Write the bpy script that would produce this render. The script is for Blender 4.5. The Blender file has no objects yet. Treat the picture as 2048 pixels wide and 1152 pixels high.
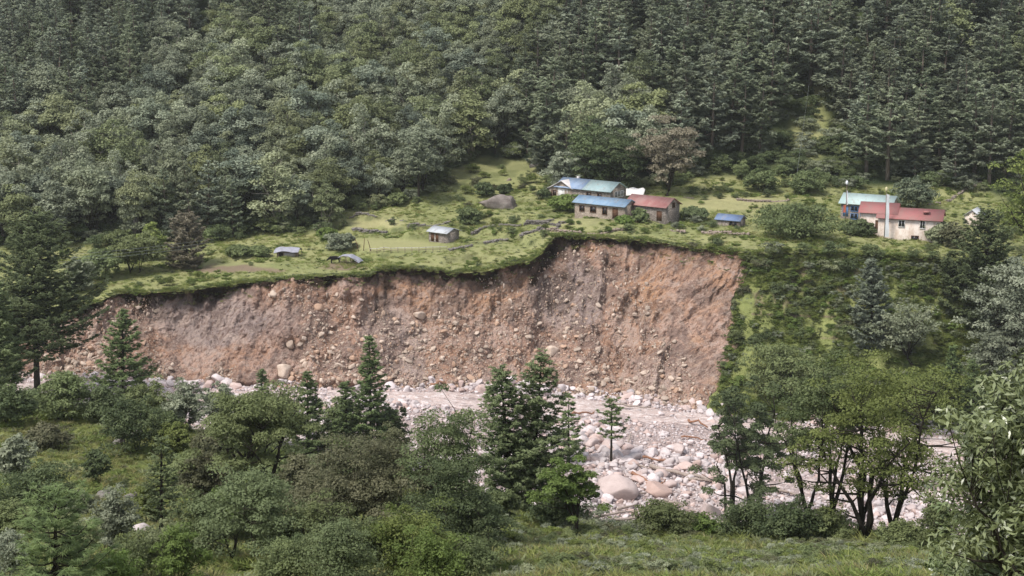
import bpy, math, random
import numpy as np
from math import radians as R
random.seed(7)
RNG = np.random.default_rng(11)
sc = bpy.context.scene
COL = sc.collection

# ---------------------------------------------------------------- camera, sky, sun, exposure
F = 3151.0                      # focal length in pixels of the 2048 wide photograph
PITCH = math.atan(656.0 / F)
cam_d = bpy.data.cameras.new('camera'); cam = bpy.data.objects.new('camera', cam_d); COL.objects.link(cam)
cam_d.sensor_width = 36.0; cam_d.lens = 36.0 * F / 2048.0
cam_d.clip_start = 0.5; cam_d.clip_end = 5000.0
cam.location = (0, 0, 0); cam.rotation_euler = (math.pi / 2 - PITCH, 0, 0)
sc.camera = cam
SUN_EL, SUN_AZ = 58.0, -128.0    # degrees; azimuth from +Y (into the picture), negative = towards the left
SUN_AZ_W = R(SUN_AZ)
w = bpy.data.worlds.new('World'); sc.world = w; w.use_nodes = True
nt = w.node_tree; nt.nodes.clear()
sky = nt.nodes.new('ShaderNodeTexSky'); sky.sky_type = 'NISHITA'; sky.sun_disc = False
sky.sun_elevation = R(SUN_EL); sky.sun_rotation = SUN_AZ_W
sky.air_density = 1.0; sky.dust_density = 3.0; sky.ozone_density = 1.0; sky.altitude = 2000
bgn = nt.nodes.new('ShaderNodeBackground'); bgn.inputs['Strength'].default_value = 0.15
wo = nt.nodes.new('ShaderNodeOutputWorld')
hsv = nt.nodes.new('ShaderNodeHueSaturation'); hsv.inputs['Saturation'].default_value = 0.35   # overcast: a greyer sky
nt.links.new(sky.outputs[0], hsv.inputs['Color']); nt.links.new(hsv.outputs[0], bgn.inputs[0]); nt.links.new(bgn.outputs[0], wo.inputs[0])
sun_d = bpy.data.lights.new('sun', 'SUN'); sun_d.energy = 2.5; sun_d.angle = R(15); sun_d.color = (1.0, 0.95, 0.88)
sun = bpy.data.objects.new('sun', sun_d); COL.objects.link(sun)
sun.rotation_euler = (R(90 - SUN_EL), 0, math.pi - SUN_AZ_W)
sc.view_settings.view_transform = 'Standard'; sc.view_settings.look = 'None'
sc.view_settings.exposure = 0.8; sc.view_settings.gamma = 1.0
sc.cycles.max_bounces = 5; sc.cycles.diffuse_bounces = 3; sc.cycles.transmission_bounces = 3
sc.cycles.volume_bounces = 1; sc.cycles.use_denoising = True

# ---------------------------------------------------------------- projection helpers
CP, SP = math.cos(PITCH), math.sin(PITCH)
def P(px, py, D):
    """point on the ray of a photo pixel at depth D (metres along +Y)"""
    a = (px - 1024.0) / F; b = (576.0 - py) / F
    dx, dy, dz = a, CP + b * SP, -SP + b * CP
    return np.array([dx * D / dy, D, dz * D / dy])
def proj(x, y, z):
    f = y * CP - z * SP; u = y * SP + z * CP
    return 1024 + F * x / f, 576 - F * u / f
def colc(px, py):
    p = P(px, py, 100.0); return p[0] / 100.0

# ---------------------------------------------------------------- noise
def _hash(ix, iy, iz, seed):
    h = (ix * 374761393 + iy * 668265263 + iz * 1274126177 + seed * 974711) & 0xFFFFFFFF
    h = ((h ^ (h >> 13)) * 1274126177) & 0xFFFFFFFF
    h = ((h ^ (h >> 16)) * 2246822519) & 0xFFFFFFFF
    return ((h ^ (h >> 15)) & 0xFFFF) / 32767.5 - 1.0
def vnoise(x, y, z, seed=0):
    x = np.asarray(x, float); y = np.asarray(y, float); z = np.asarray(z, float)
    x, y, z = np.broadcast_arrays(x, y, z)
    ix, iy, iz = np.floor(x).astype(np.int64), np.floor(y).astype(np.int64), np.floor(z).astype(np.int64)
    fx, fy, fz = x - ix, y - iy, z - iz
    fx = fx * fx * (3 - 2 * fx); fy = fy * fy * (3 - 2 * fy); fz = fz * fz * (3 - 2 * fz)
    r = 0
    for dx in (0, 1):
        wx = fx if dx else 1 - fx
        for dy in (0, 1):
            wy = fy if dy else 1 - fy
            for dz in (0, 1):
                wz = fz if dz else 1 - fz
                r = r + wx * wy * wz * _hash(ix + dx, iy + dy, iz + dz, seed)
    return r
def fbm(x, y, z, oct=4, seed=0, gain=0.5):
    r = 0; a = 1.0; f = 1.0
    for i in range(oct):
        r = r + a * vnoise(np.asarray(x) * f, np.asarray(y) * f, np.asarray(z) * f, seed + i * 17); a *= gain; f *= 2.03
    return r

# ---------------------------------------------------------------- terrain
def curve(pts):
    """pts: (px, py, D) -> functions D(c), z(c) of the column slope c = x / y"""
    c = [colc(p[0], p[1]) for p in pts]; q = [P(*p) for p in pts]
    o = np.argsort(c); c = np.array(c)[o]
    d = np.array([q[i][1] for i in o]); z = np.array([q[i][2] for i in o])
    return (lambda a: np.interp(a, c, d)), (lambda a: np.interp(a, c, z)), c
T_PTS = [(-900, 700, 262), (-200, 640, 266), (60, 640, 268), (120, 632, 268), (160, 612, 269), (195, 604, 271), (232, 588, 273), (300, 585, 274), (370, 584, 274),
         (400, 578, 275), (470, 569, 276), (520, 562, 277), (600, 555, 278), (700, 551, 278), (744, 551, 278), (752, 538, 280), (800, 537, 280), (880, 541, 280),
         (905, 547, 280), (960, 545, 281), (1000, 536, 282), (1060, 524, 284), (1080, 508, 288), (1096, 488, 292), (1108, 474, 295), (1180, 475, 295), (1240, 478, 294), (1290, 482, 292),
         (1330, 486, 289), (1360, 494, 287), (1420, 500, 284), (1492, 506, 281), (1560, 505, 280), (1700, 508, 280), (1900, 520, 281), (2048, 545, 283), (2300, 560, 285), (3000, 600, 290)]
B_PTS = [(-900, 800, 254), (-100, 758, 256), (100, 758, 257), (250, 770, 258), (450, 776, 259), (700, 776, 260), (900, 776, 262), (1050, 782, 264), (1150, 790, 265),
         (1250, 800, 264), (1350, 812, 262), (1430, 826, 260), (1500, 838, 258), (1700, 850, 256), (2048, 870, 254), (3000, 930, 254)]
C_PTS = [(-1200, 790, 172), (-200, 800, 170), (75, 814, 167), (200, 832, 164), (300, 850, 160), (400, 868, 154), (500, 900, 150), (700, 960, 140), (900, 1015, 126), (1000, 1036, 117),
         (1060, 1030, 113), (1120, 1050, 111), (1200, 1062, 110), (1400, 1066, 108), (1600, 1074, 106), (1800, 1085, 104), (2048, 1098, 101), (3400, 1140, 100)]
DT0, ZT, _ = curve(T_PTS); DT = lambda a: DT0(a) + .55 * fbm(np.asarray(a) * 260, 0, 0, 4, 2); DB, ZB, _ = curve(B_PTS); DC, ZC, _ = curve(C_PTS)
_nc = np.array([-0.7, -0.25, -0.23, -0.13, 0.0, 0.06, 0.2, 0.33, 0.8]); _nd = np.array([236., 236, 236, 226, 218, 213, 211, 211, 211])
DN = lambda a: np.interp(a, _nc, _nd)
class RBF:
    def __init__(s, pts):
        s.p = np.array(pts, float)[:, :2]; zz = np.array(pts, float)[:, 2]; n = len(zz)
        d = np.hypot(s.p[:, None, 0] - s.p[None, :, 0], s.p[:, None, 1] - s.p[None, :, 1])
        A = np.zeros((n + 3, n + 3)); A[:n, :n] = d + np.eye(n) * -1.0; A[:n, n] = 1; A[:n, n + 1:] = s.p; A[n, :n] = 1; A[n + 1:, :n] = s.p.T
        b = np.zeros(n + 3); b[:n] = zz; s.w = np.linalg.solve(A, b)
    def __call__(s, x, y):
        x = np.asarray(x, float); y = np.asarray(y, float); x, y = np.broadcast_arrays(x, y); sh = x.shape; x = x.ravel(); y = y.ravel()
        out = np.empty(len(x)); n = len(s.p)
        for i in range(0, len(x), 100000):
            X, Y = x[i:i + 100000], y[i:i + 100000]
            out[i:i + 100000] = np.hypot(X[:, None] - s.p[None, :, 0], Y[:, None] - s.p[None, :, 1]) @ s.w[:n] + s.w[n] + s.w[n + 1] * X + s.w[n + 2] * Y
        return out.reshape(sh)
ap = [P(*p) for p in T_PTS[::2]]
ap += [P(*p) for p in [(300, 545, 287), (400, 525, 294), (575, 513, 299), (700, 532, 286), (500, 485, 312), (640, 466, 322), (100, 545, 292), (-200, 560, 295), (0, 500, 312), (300, 486, 316),
    (500, 472, 322), (780, 505, 293), (885, 481, 303), (800, 472, 306), (760, 452, 316), (740, 425, 330), (900, 440, 322), (1010, 419, 325), (850, 398, 342), (700, 415, 335), (930, 360, 360), (1000, 330, 374), (1100, 340, 366),
    (1220, 432, 312), (1300, 440, 307), (1150, 398, 332), (1270, 390, 336), (1450, 410, 328), (1450, 450, 308), (1500, 362, 352), (1400, 385, 342), (1620, 392, 338), (1720, 436, 314), (1800, 478, 298),
    (1940, 442, 316), (1750, 372, 350), (1950, 395, 342), (2100, 440, 320), (2048, 400, 338), (2500, 470, 320), (1100, 455, 303), (1000, 500, 292)]]
def up(px, py, D, dD, s):
    q = P(px, py, D); q[1] += dD; q[0] *= (D + dD) / D; q[2] += s * dD; return q
for px, py, D, s in [(-900, 500, 318, .27), (-200, 500, 318, .27), (150, 490, 318, .27), (500, 470, 324, .28), (800, 405, 344, .30), (1000, 325, 376, .35), (1250, 355, 352, .40), (1500, 358, 354, .40), (1800, 372, 352, .40), (2100, 395, 345, .40), (2900, 420, 340, .40)]:
    for dD in (60, 130, 300, 700): ap.append(up(px, py, D, dD, s))
HA = RBF(ap)
bp = [P(*p) for p in B_PTS]
for c, py in [(-0.3, 835), (-0.2, 850), (-0.1, 900), (0.0, 985), (0.06, 1030), (0.15, 1048), (0.25, 1060), (0.5, 1080)]:
    D = float(DN(c)); q = P(1024, py, D); bp.append(np.array([c * D, D, q[2]]))
HB = RBF(bp)
cp = [P(*p) for p in C_PTS]
cp += [P(*p) for p in [(100, 880, 150), (300, 900, 146), (200, 960, 132), (350, 1000, 118), (100, 1040, 104), (500, 1050, 104), (200, 1150, 78), (-200, 1150, 78), (700, 1150, 78), (1000, 1100, 92), (1040, 1050, 106), (1000, 1150, 80),
    (1300, 1110, 92), (1400, 1150, 80), (1700, 1120, 90), (1900, 1150, 80), (2300, 1150, 80)]]
for xx in (-80, -30, 0, 30, 80): cp += [np.array([xx, 35., -15.8]), np.array([xx, 0., -1.8]), np.array([xx, -60., 14.])]
HC = RBF(cp)
def smooth(t): t = np.clip(t, 0, 1); return t * t * (3 - 2 * t)
def zfun(x, y, detail=True):
    x = np.asarray(x, float); y = np.asarray(y, float); x, y = np.broadcast_arrays(x, y)
    c = x / np.maximum(y, 60.); dt, db, dc, dn = DT(c), DB(c), DC(c), DN(c)
    z = np.zeros(x.shape)
    m = y <= dc
    def sub(m, f): 
        if m.any(): z[m] = f(x[m], y[m], c[m])
    def fC(x, y, c):
        d = DC(c); e = HC(x, y); e = e + (ZC(c) - HC(c * d, d)) * np.exp(-np.abs(y - d) / 6.)
        return e + (0.35 * fbm(x * .22, y * .22, 0, 3, 5) if detail else 0) * smooth((d - y) / 5)
    def fN(x, y, c):
        d0, d1 = DC(c), DN(c); t = (y - d0) / (d1 - d0); z0 = ZC(c); z1 = HB(c * d1, d1)
        return z0 + (z1 - z0) * (1 - (1 - t) ** 1.9) + (0.6 * fbm(x * .2, y * .2, 1, 3, 6) * np.sin(np.pi * t) if detail else 0)
    def fB(x, y, c):
        n = 0.35 * fbm(x * .12, y * .12, 0, 3, 8) if detail else 0
        d0, d1 = DN(c), DB(c); t = np.clip((y - d0) / (d1 - d0), 0, 1)
        e = HB(x, y) + (ZB(c) - HB(c * d1, d1)) * np.exp(-(d1 - y) / 5.)
        return e + n * np.sin(np.pi * t)
    def fS(x, y, c):
        d0, d1 = DB(c), DT(c); t = (y - d0) / (d1 - d0); t = 1 - (1 - t) ** (1 / 1.5)
        return ZB(c) + (ZT(c) - ZB(c)) * t
    def fA(x, y, c):
        d = DT(c); e = HA(x, y) + (ZT(c) - HA(c * d, d)) * np.exp(-(y - d) / 5.)
        e = e + (0.4 * fbm(x * .15, y * .15, 0, 3, 9) if detail else 0) * smooth((y - d) / 6)
        k = smooth((c + .125) / .02) * smooth((.022 - c) / .015) * smooth((y - d - 3) / 6) * smooth((348 - y) / 12) * .85      # stepped fields
        q = (e + .5 * vnoise(x * .05, y * .05, 0, 12)) / 1.5; fr = q - np.floor(q)
        return e + k * (smooth((fr - .68) / .32) - fr) * 1.5
    sub(m, fC); sub((y > dc) & (y <= dn), fN); sub((y > dn) & (y <= db), fB); sub((y > db) & (y <= dt), fS); sub(y > dt, fA)
    return z
def gz(x, y): return float(zfun(np.array([x]), np.array([y]))[0])
_HITD = np.arange(40., 640., .5)
def hit(px, py):
    a = (px - 1024.0) / F; b = (576.0 - py) / F; dy = CP + b * SP
    x = a / dy * _HITD; z = (-SP + b * CP) / dy * _HITD; g = zfun(x, _HITD); i = np.argmax(z < g)
    return np.array([x[i], _HITD[i], g[i]])
def at(px, D):
    """ground point in the photo column px at depth D"""
    z = -D * .2
    for _ in range(4):
        f = D * CP - z * SP; x = (px - 1024) / F * f; z = gz(x, D)
    return np.array([x, D, z])

# ---------------------------------------------------------------- mesh helpers
def mesh_from(name, V, faces=None, quads=None, tris=None, mats=(), smooth_=False, attrs=None, midx=None):
    me = bpy.data.meshes.new(name)
    V = np.asarray(V, np.float32)
    nq = 0 if quads is None else len(quads); ntr = 0 if tris is None else len(tris)
    me.vertices.add(len(V)); me.vertices.foreach_set('co', V.ravel())
    loops = []
    if nq: loops.append(np.asarray(quads, np.int32).ravel())
    if ntr: loops.append(np.asarray(tris, np.int32).ravel())
    L = np.concatenate(loops); me.loops.add(len(L)); me.loops.foreach_set('vertex_index', L)
    me.polygons.add(nq + ntr)
    tot = np.concatenate([np.full(nq, 4, np.int32), np.full(ntr, 3, np.int32)])
    st = np.concatenate([[0], np.cumsum(tot)[:-1]]).astype(np.int32)
    me.polygons.foreach_set('loop_start', st); me.polygons.foreach_set('loop_total', tot)
    if midx is not None: me.polygons.foreach_set('material_index', np.asarray(midx, np.int32))
    if smooth_: me.polygons.foreach_set('use_smooth', np.ones(nq + ntr, bool))
    me.update(calc_edges=True)
    for k, (dom, arr) in (attrs or {}).items():
        arr = np.asarray(arr, np.float32)
        if arr.ndim == 2:
            a = me.attributes.new(k, 'FLOAT_COLOR', dom); a.data.foreach_set('color', arr.ravel())
        else:
            a = me.attributes.new(k, 'FLOAT', dom); a.data.foreach_set('value', arr)
    for m in mats: me.materials.append(m)
    return me
def tag(o, label=None, cat=None, group=None, kind=None):
    if label: o['label'] = label
    if cat: o['category'] = cat
    if group: o['group'] = group
    if kind: o['kind'] = kind
    return o
def link(name, me, parent=None, loc=(0, 0, 0), rot=(0, 0, 0), scale=(1, 1, 1)):
    o = bpy.data.objects.new(name, me); COL.objects.link(o)
    o.location = loc; o.rotation_euler = rot; o.scale = scale
    if parent: o.parent = parent
    return o
def empty(name, loc, rz=0, scale=(1, 1, 1)):
    return link(name, None, None, [float(v) for v in loc], (0, 0, rz), scale)
def grid_mesh(name, X, Y, Z, mat, attrs=None, **k):
    X, Y, Z = np.broadcast_arrays(X, Y, Z); nr, nc = X.shape; V = np.stack([X, Y, Z], -1).reshape(-1, 3)
    i = np.arange(nr * nc).reshape(nr, nc)
    q = np.stack([i[:-1, :-1], i[:-1, 1:], i[1:, 1:], i[1:, :-1]], -1).reshape(-1, 4)
    return mesh_from(name, V, quads=q, mats=[mat] if mat else [], smooth_=True, attrs=attrs)
class MB:
    """collects boxes, tubes and polygons into one mesh"""
    def __init__(s): s.v = []; s.q = []; s.t = []; s.n = 0
    def add(s, V, q=None, t=None):
        V = np.asarray(V, float).reshape(-1, 3)
        if q is not None and len(q): s.q.append(np.asarray(q, int) + s.n)
        if t is not None and len(t): s.t.append(np.asarray(t, int) + s.n)
        s.v.append(V); s.n += len(V)
    def box(s, x0, x1, y0, y1, z0, z1):
        V = [(x0, y0, z0), (x1, y0, z0), (x1, y1, z0), (x0, y1, z0), (x0, y0, z1), (x1, y0, z1), (x1, y1, z1), (x0, y1, z1)]
        s.add(V, [(3, 2, 1, 0), (4, 5, 6, 7), (0, 1, 5, 4), (1, 2, 6, 5), (2, 3, 7, 6), (3, 0, 4, 7)])
    def tube(s, pts, rad, sides=6):
        pts = np.asarray(pts, float); n = len(pts); rad = np.broadcast_to(rad, n)
        d = np.gradient(pts, axis=0); d /= np.linalg.norm(d, axis=1)[:, None] + 1e-9
        ref = np.where(np.abs(d[:, 2:3]) > .9, [[1., 0, 0]], [[0, 0, 1.]])
        a = np.cross(d, ref); a /= np.linalg.norm(a, axis=1)[:, None] + 1e-9; b = np.cross(d, a)
        th = np.arange(sides) * 2 * np.pi / sides
        V = pts[:, None] + rad[:, None, None] * (a[:, None] * np.cos(th)[None, :, None] + b[:, None] * np.sin(th)[None, :, None])
        i = np.arange(n * sides).reshape(n, sides); j = np.roll(i, -1, 1)
        q = np.stack([i[:-1], i[1:], j[1:], j[:-1]], -1).reshape(-1, 4)
        V = np.concatenate([V.reshape(-1, 3), pts[:1], pts[-1:]])
        k = n * sides; t = [(k, i[0, m], j[0, m]) for m in range(sides)] + [(k + 1, j[-1, m], i[-1, m]) for m in range(sides)]
        s.add(V, q, t)
    def mesh(s, name, mat, sm=False, attrs=None):
        V = np.concatenate(s.v); q = np.concatenate(s.q) if s.q else None; t = np.concatenate(s.t) if s.t else None
        return mesh_from(name, V, quads=q, tris=t, mats=[mat] if mat else [], smooth_=sm, attrs=attrs)
    def build(s, name, mat, parent=None, sm=False, **k): return link(name, s.mesh(name, mat, sm), parent, **k)

# ---------------------------------------------------------------- material helpers
class N:
    def __init__(s, name):
        s.m = bpy.data.materials.new(name); s.m.use_nodes = True; s.t = s.m.node_tree; s.t.nodes.clear()
        s.out = s.t.nodes.new('ShaderNodeOutputMaterial')
    def n(s, typ, **k):
        x = s.t.nodes.new('ShaderNode' + typ)
        for a, v in k.items():
            if a.startswith('_'): setattr(x, a[1:], v)
            else:
                key = int(a[1:]) if a[0] == 'i' and a[1:].isdigit() else a.replace('__', ' ')
                inp = x.inputs[key]
                if hasattr(v, 'node') or isinstance(v, bpy.types.NodeSocket): s.t.links.new(v, inp)
                else: inp.default_value = v
        return x
    def noise(s, scale, detail=4, rough=.55, vec=None, dist=0.0):
        x = s.n('TexNoise', Scale=scale, Detail=detail, Roughness=rough, Distortion=dist)
        if vec is not None: s.t.links.new(vec, x.inputs['Vector'])
        return x.outputs['Fac']
    def coord(s, sx=1, sy=1, sz=1, which='Object'):
        c = s.n('TexCoord').outputs[which]; m = s.n('Mapping'); s.t.links.new(c, m.inputs[0]); m.inputs['Scale'].default_value = (sx, sy, sz); return m.outputs[0]
    def ramp(s, fac, stops, mode='LINEAR'):
        x = s.n('ValToRGB', Fac=fac); cr = x.color_ramp; cr.interpolation = mode
        while len(cr.elements) > 1: cr.elements.remove(cr.elements[-1])
        cr.elements[0].position = stops[0][0]; cr.elements[0].color = (*stops[0][1], 1) if not isinstance(stops[0][1], float) else (stops[0][1],) * 3 + (1,)
        for p, c in stops[1:]:
            e = cr.elements.new(p); e.color = (*c, 1) if not isinstance(c, float) else (c, c, c, 1)
        return x.outputs[0]
    def mix(s, f, a, b, mode='MIX'):
        x = s.n('MixRGB', _blend_type=mode, i0=f)
        for i, v in ((1, a), (2, b)):
            if isinstance(v, bpy.types.NodeSocket): s.t.links.new(v, x.inputs[i])
            else: x.inputs[i].default_value = (*v, 1)
        return x.outputs[0]
    def math(s, op, a, b=0.0, clamp=False):
        x = s.n('Math', _operation=op, _use_clamp=clamp, i0=a, i1=b); return x.outputs[0]
    def attr(s, name, out='Fac'): return s.n('Attribute', _attribute_name=name).outputs[out]
    def bump(s, h, strength=.5, dist=.1):
        return s.n('Bump', Strength=strength, Distance=dist, Height=h).outputs[0]
    def bsdf(s, color, rough=.9, normal=None, spec=.2, **k):
        x = s.n('BsdfPrincipled', Roughness=rough, **k)
        x.inputs['Specular IOR Level'].default_value = spec
        if isinstance(color, bpy.types.NodeSocket): s.t.links.new(color, x.inputs['Base Color'])
        else: x.inputs['Base Color'].default_value = (*color, 1)
        if normal is not None: s.t.links.new(normal, x.inputs['Normal'])
        return x.outputs[0]
    def done(s, sh):
        s.t.links.new(sh, s.out.inputs['Surface']); return s.m

def foliage_mat(name, dark, light, alt, trans=.3, gloss=.0, rough=.6):
    k = N(name)
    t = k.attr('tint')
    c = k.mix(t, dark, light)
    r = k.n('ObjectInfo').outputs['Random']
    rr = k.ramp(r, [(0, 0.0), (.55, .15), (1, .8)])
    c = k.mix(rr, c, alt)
    v = k.math('MULTIPLY_ADD', k.math('FRACT', k.math('MULTIPLY', r, 7.31)), .5)
    k.t.nodes[-1].inputs[2].default_value = .75
    c = k.mix(1.0, c, v, 'MULTIPLY')
    p = k.bsdf(c, rough, spec=.15 + gloss)
    tr = k.n('BsdfTranslucent'); k.t.links.new(c, tr.inputs[0])
    mx = k.n('MixShader', Fac=trans, i1=p, i2=tr.outputs[0])
    return k.done(mx.outputs[0])
def simple_mat(name, color, rough=.8, var=.25, scale=3., bump=0., spec=.2, color2=None, **kw):
    k = N(name); n = k.noise(scale, 4, .6, k.coord())
    c2 = color2 or tuple(v * (1 - var) for v in color)
    c = k.mix(k.ramp(n, [(.35, 0.0), (.65, 1.0)]), color, c2)
    nm = k.bump(k.noise(scale * 4, 4, .6, k.coord()), bump, .05) if bump else None
    return k.done(k.bsdf(c, rough, nm, spec, **kw))
def bark_mat(name, a, b):
    k = N(name); n = k.noise(6, 4, .6, k.coord(1, 1, .25)); c = k.mix(k.ramp(n, [(.35, 0.0), (.65, 1.0)]), a, b)
    return k.done(k.bsdf(c, .95, k.bump(n, .6, .05), .1))

# ---------------------------------------------------------------- materials
FM = {
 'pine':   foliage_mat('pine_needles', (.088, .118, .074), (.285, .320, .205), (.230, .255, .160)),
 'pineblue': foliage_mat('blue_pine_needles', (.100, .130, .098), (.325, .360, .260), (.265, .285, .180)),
 'pinefresh': foliage_mat('fresh_needles', (.095, .140, .055), (.215, .280, .115), (.190, .240, .105)),
 'grey':   foliage_mat('grey_green_leaves', (.130, .152, .104), (.380, .405, .290), (.300, .320, .160)),
 'pinenear': foliage_mat('near_pine_needles', (.068, .098, .045), (.215, .255, .125), (.190, .220, .105)),
 'olive':  foliage_mat('olive_leaves', (.100, .122, .060), (.270, .300, .155), (.240, .260, .120)),
 'green':  foliage_mat('green_leaves', (.085, .115, .048), (.215, .255, .115), (.200, .225, .095)),
 'dark':   foliage_mat('dark_leaves', (.062, .088, .040), (.160, .195, .090), (.140, .170, .082)),
 'yellow': foliage_mat('yellow_green_leaves', (.090, .125, .030), (.230, .265, .080), (.190, .215, .070)),
 'bright': foliage_mat('bright_green_leaves', (.080, .125, .028), (.190, .255, .075), (.160, .205, .060)),
 'brown':  foliage_mat('brownish_leaves', (.080, .085, .045), (.200, .190, .115), (.160, .170, .085)),
 'gloss':  foliage_mat('leathery_leaves', (.090, .125, .048), (.270, .310, .150), (.23, .26, .12), trans=.12, gloss=.5, rough=.32),
 'russet': foliage_mat('russet_leaves', (.118, .106, .074), (.275, .248, .178), (.24, .21, .15)),
 'rust':   foliage_mat('rusty_leaves', (.110, .060, .025), (.260, .150, .060), (.20, .13, .06)),
}
BARK_D = bark_mat('dark_bark', (.016, .013, .010), (.045, .038, .030))
BARK_P = bark_mat('pale_bark', (.16, .14, .12), (.28, .25, .21))
BARK_B = bark_mat('pine_bark', (.085, .065, .050), (.17, .14, .115))

# grass ground of the terraces, the meadow and the slopes (attribute 'gcol': r soil, g dry straw, b shrubby dark and painted riser shade)
def ground_mat(name, base, light, dark, soil=(.26, .19, .14)):
    k = N(name); co = k.coord()
    n1 = k.noise(.11, 5, .6, co); n2 = k.noise(.9, 5, .65, co); n3 = k.noise(5., 4, .7, co)
    c = k.mix(k.ramp(n1, [(.38, 0.0), (.62, 1.0)]), base, light)
    c = k.mix(k.ramp(n2, [(.46, 0.0), (.66, .4)]), c, dark)
    c = k.mix(k.ramp(n3, [(.3, 0.0), (.7, .5)]), c, tuple(v * 1.35 for v in light))
    sep = k.n('SeparateColor'); k.t.links.new(k.attr('gcol', 'Color'), sep.inputs[0])
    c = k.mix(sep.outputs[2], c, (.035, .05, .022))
    c = k.mix(sep.outputs[1], c, (.40, .37, .19))
    soilc = k.mix(k.ramp(n3, [(.3, 0.0), (.7, 1.0)]), soil, tuple(v * .7 for v in soil))
    c = k.mix(sep.outputs[0], c, soilc)
    h = k.math('ADD', n2, k.math('MULTIPLY', n3, .5))
    return k.done(k.bsdf(c, .95, k.bump(h, .9, .5), .08))
GRASS_UP = ground_mat('terrace_grass', (.182, .200, .080), (.268, .272, .120), (.128, .148, .062))
GRASS_LO = ground_mat('meadow_grass', (.150, .180, .058), (.225, .245, .085), (.100, .125, .045))
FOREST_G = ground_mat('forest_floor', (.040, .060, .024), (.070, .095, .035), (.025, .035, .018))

def scar_mat():
    k = N('landslide_soil'); co = k.coord(); st0 = k.n('Mapping', Rotation=(0, R(-28), 0)); k.t.links.new(co, st0.inputs[0]); st = k.n('Mapping', Scale=(1.1, .9, .2)); k.t.links.new(st0.outputs[0], st.inputs[0]); st = st.outputs[0]
    sep = k.n('SeparateColor'); k.t.links.new(k.attr('gcol', 'Color'), sep.inputs[0])
    n0 = k.noise(.14, 4, .6, co); n1 = k.noise(.8, 6, .7, co); n2 = k.noise(3.2, 5, .7, co); ns = k.noise(1.3, 5, .65, st, .6)
    c = k.mix(k.ramp(n0, [(.38, 0.0), (.6, 1.0)]), (.54, .36, .285), (.46, .27, .185))
    c = k.mix(sep.outputs[0], c, (.60, .335, .185))            # orange soil
    c = k.mix(sep.outputs[1], c, (.370, .295, .275))           # mauve grey silt
    c = k.mix(k.ramp(ns, [(.50, 0.0), (.60, .75)]), c, (.17, .10, .075))
    nb = k.noise(.16, 6, .68, co, .8); c = k.mix(k.ramp(nb, [(.49, 0.0), (.56, .7)]), c, (.215, .155, .135)); c = k.mix(k.ramp(nb, [(.38, .55), (.45, 0.0)]), c, (.58, .45, .39))
    c = k.mix(k.ramp(ns, [(.30, .55), (.42, 0.0)]), c, (.56, .40, .31))
    f0 = k.n('Mapping', Rotation=(0, R(31), 0)); k.t.links.new(co, f0.inputs[0]); f1 = k.n('Mapping', Scale=(.10, .5, 1.15)); k.t.links.new(f0.outputs[0], f1.inputs[0])
    nf = k.noise(1.0, 5, .6, f1.outputs[0], .3); fm = k.math('MULTIPLY', sep.outputs[0], .85)      # slide streaks in the debris fan
    c = k.mix(k.math('MULTIPLY', k.ramp(nf, [(.50, 0.0), (.60, 1.0)]), fm), c, (.27, .155, .105)); c = k.mix(k.math('MULTIPLY', k.ramp(nf, [(.36, 1.0), (.46, 0.0)]), fm), c, (.62, .44, .32))
    c = k.mix(k.ramp(n1, [(.50, 0.0), (.60, .45)]), c, (.58, .45, .38))
    c = k.mix(k.ramp(n2, [(.28, .6), (.42, 0.0)]), c, (.15, .095, .07))
    c = k.mix(sep.outputs[2], c, (.055, .035, .025))           # dark humus under the turf, damp streaks, painted recess shade
    v = k.n('TexVoronoi', _feature='F1', Scale=1.6, Randomness=1.0); k.t.links.new(co, v.inputs['Vector'])
    h = k.math('ADD', k.math('MULTIPLY', k.math('SUBTRACT', .6, v.outputs['Distance'], True), .8), k.math('ADD', n1, n2))
    return k.done(k.bsdf(c, .95, k.bump(h, 1.0, .55), .08))
SCAR = scar_mat()
def bed_mat():
    k = N('river_gravel'); co = k.coord()
    v = k.n('TexVoronoi', _feature='F1', Scale=1.3); k.t.links.new(co, v.inputs['Vector'])
    n1 = k.noise(.25, 4, .6, co); n2 = k.noise(4, 4, .7, co)
    c = k.mix(k.ramp(n1, [(.4, 0.0), (.6, 1.0)]), (.46, .38, .36), (.37, .29, .27))
    c = k.mix(k.ramp(v.outputs['Distance'], [(.35, 0.0), (.6, .7)]), c, (.28, .22, .21))
    h = k.math('ADD', k.math('SUBTRACT', .7, v.outputs['Distance']), k.math('MULTIPLY', n2, .4))
    return k.done(k.bsdf(c, .9, k.bump(h, .9, .4), .15))
BED = bed_mat()
def rock_mat(name, a, b, c3, rnd=.5):
    k = N(name); co = k.coord(); n = k.noise(1.6, 5, .65, co); n2 = k.noise(9, 4, .7, co)
    c = k.mix(k.ramp(n, [(.38, 0.0), (.62, 1.0)]), a, b)
    c = k.mix(k.ramp(n2, [(.55, 0.0), (.72, .6)]), c, c3)
    r = k.n('ObjectInfo').outputs['Random']
    v = k.math('MULTIPLY_ADD', k.math('FRACT', k.math('MULTIPLY', r, 5.7)), rnd); k.t.nodes[-1].inputs[2].default_value = 1 - rnd * .6
    c = k.mix(1.0, c, v, 'MULTIPLY')
    c = k.mix(k.ramp(r, [(.7, 0.0), (.8, .5)]), c, tuple(x * y for x, y in zip(c3, (1.25, 1.0, .85))))
    return k.done(k.bsdf(c, .88, k.bump(n2, .4, .06), .2))
ROCK_W = rock_mat('pale_boulder_stone', (.60, .53, .525), (.48, .415, .41), (.38, .305, .285))
ROCK_P = rock_mat('pink_boulder_stone', (.52, .425, .40), (.43, .345, .325), (.34, .265, .24), .0)
ROCK_S = rock_mat('scar_stone', (.50, .405, .335), (.40, .31, .245), (.34, .235, .165))
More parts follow.
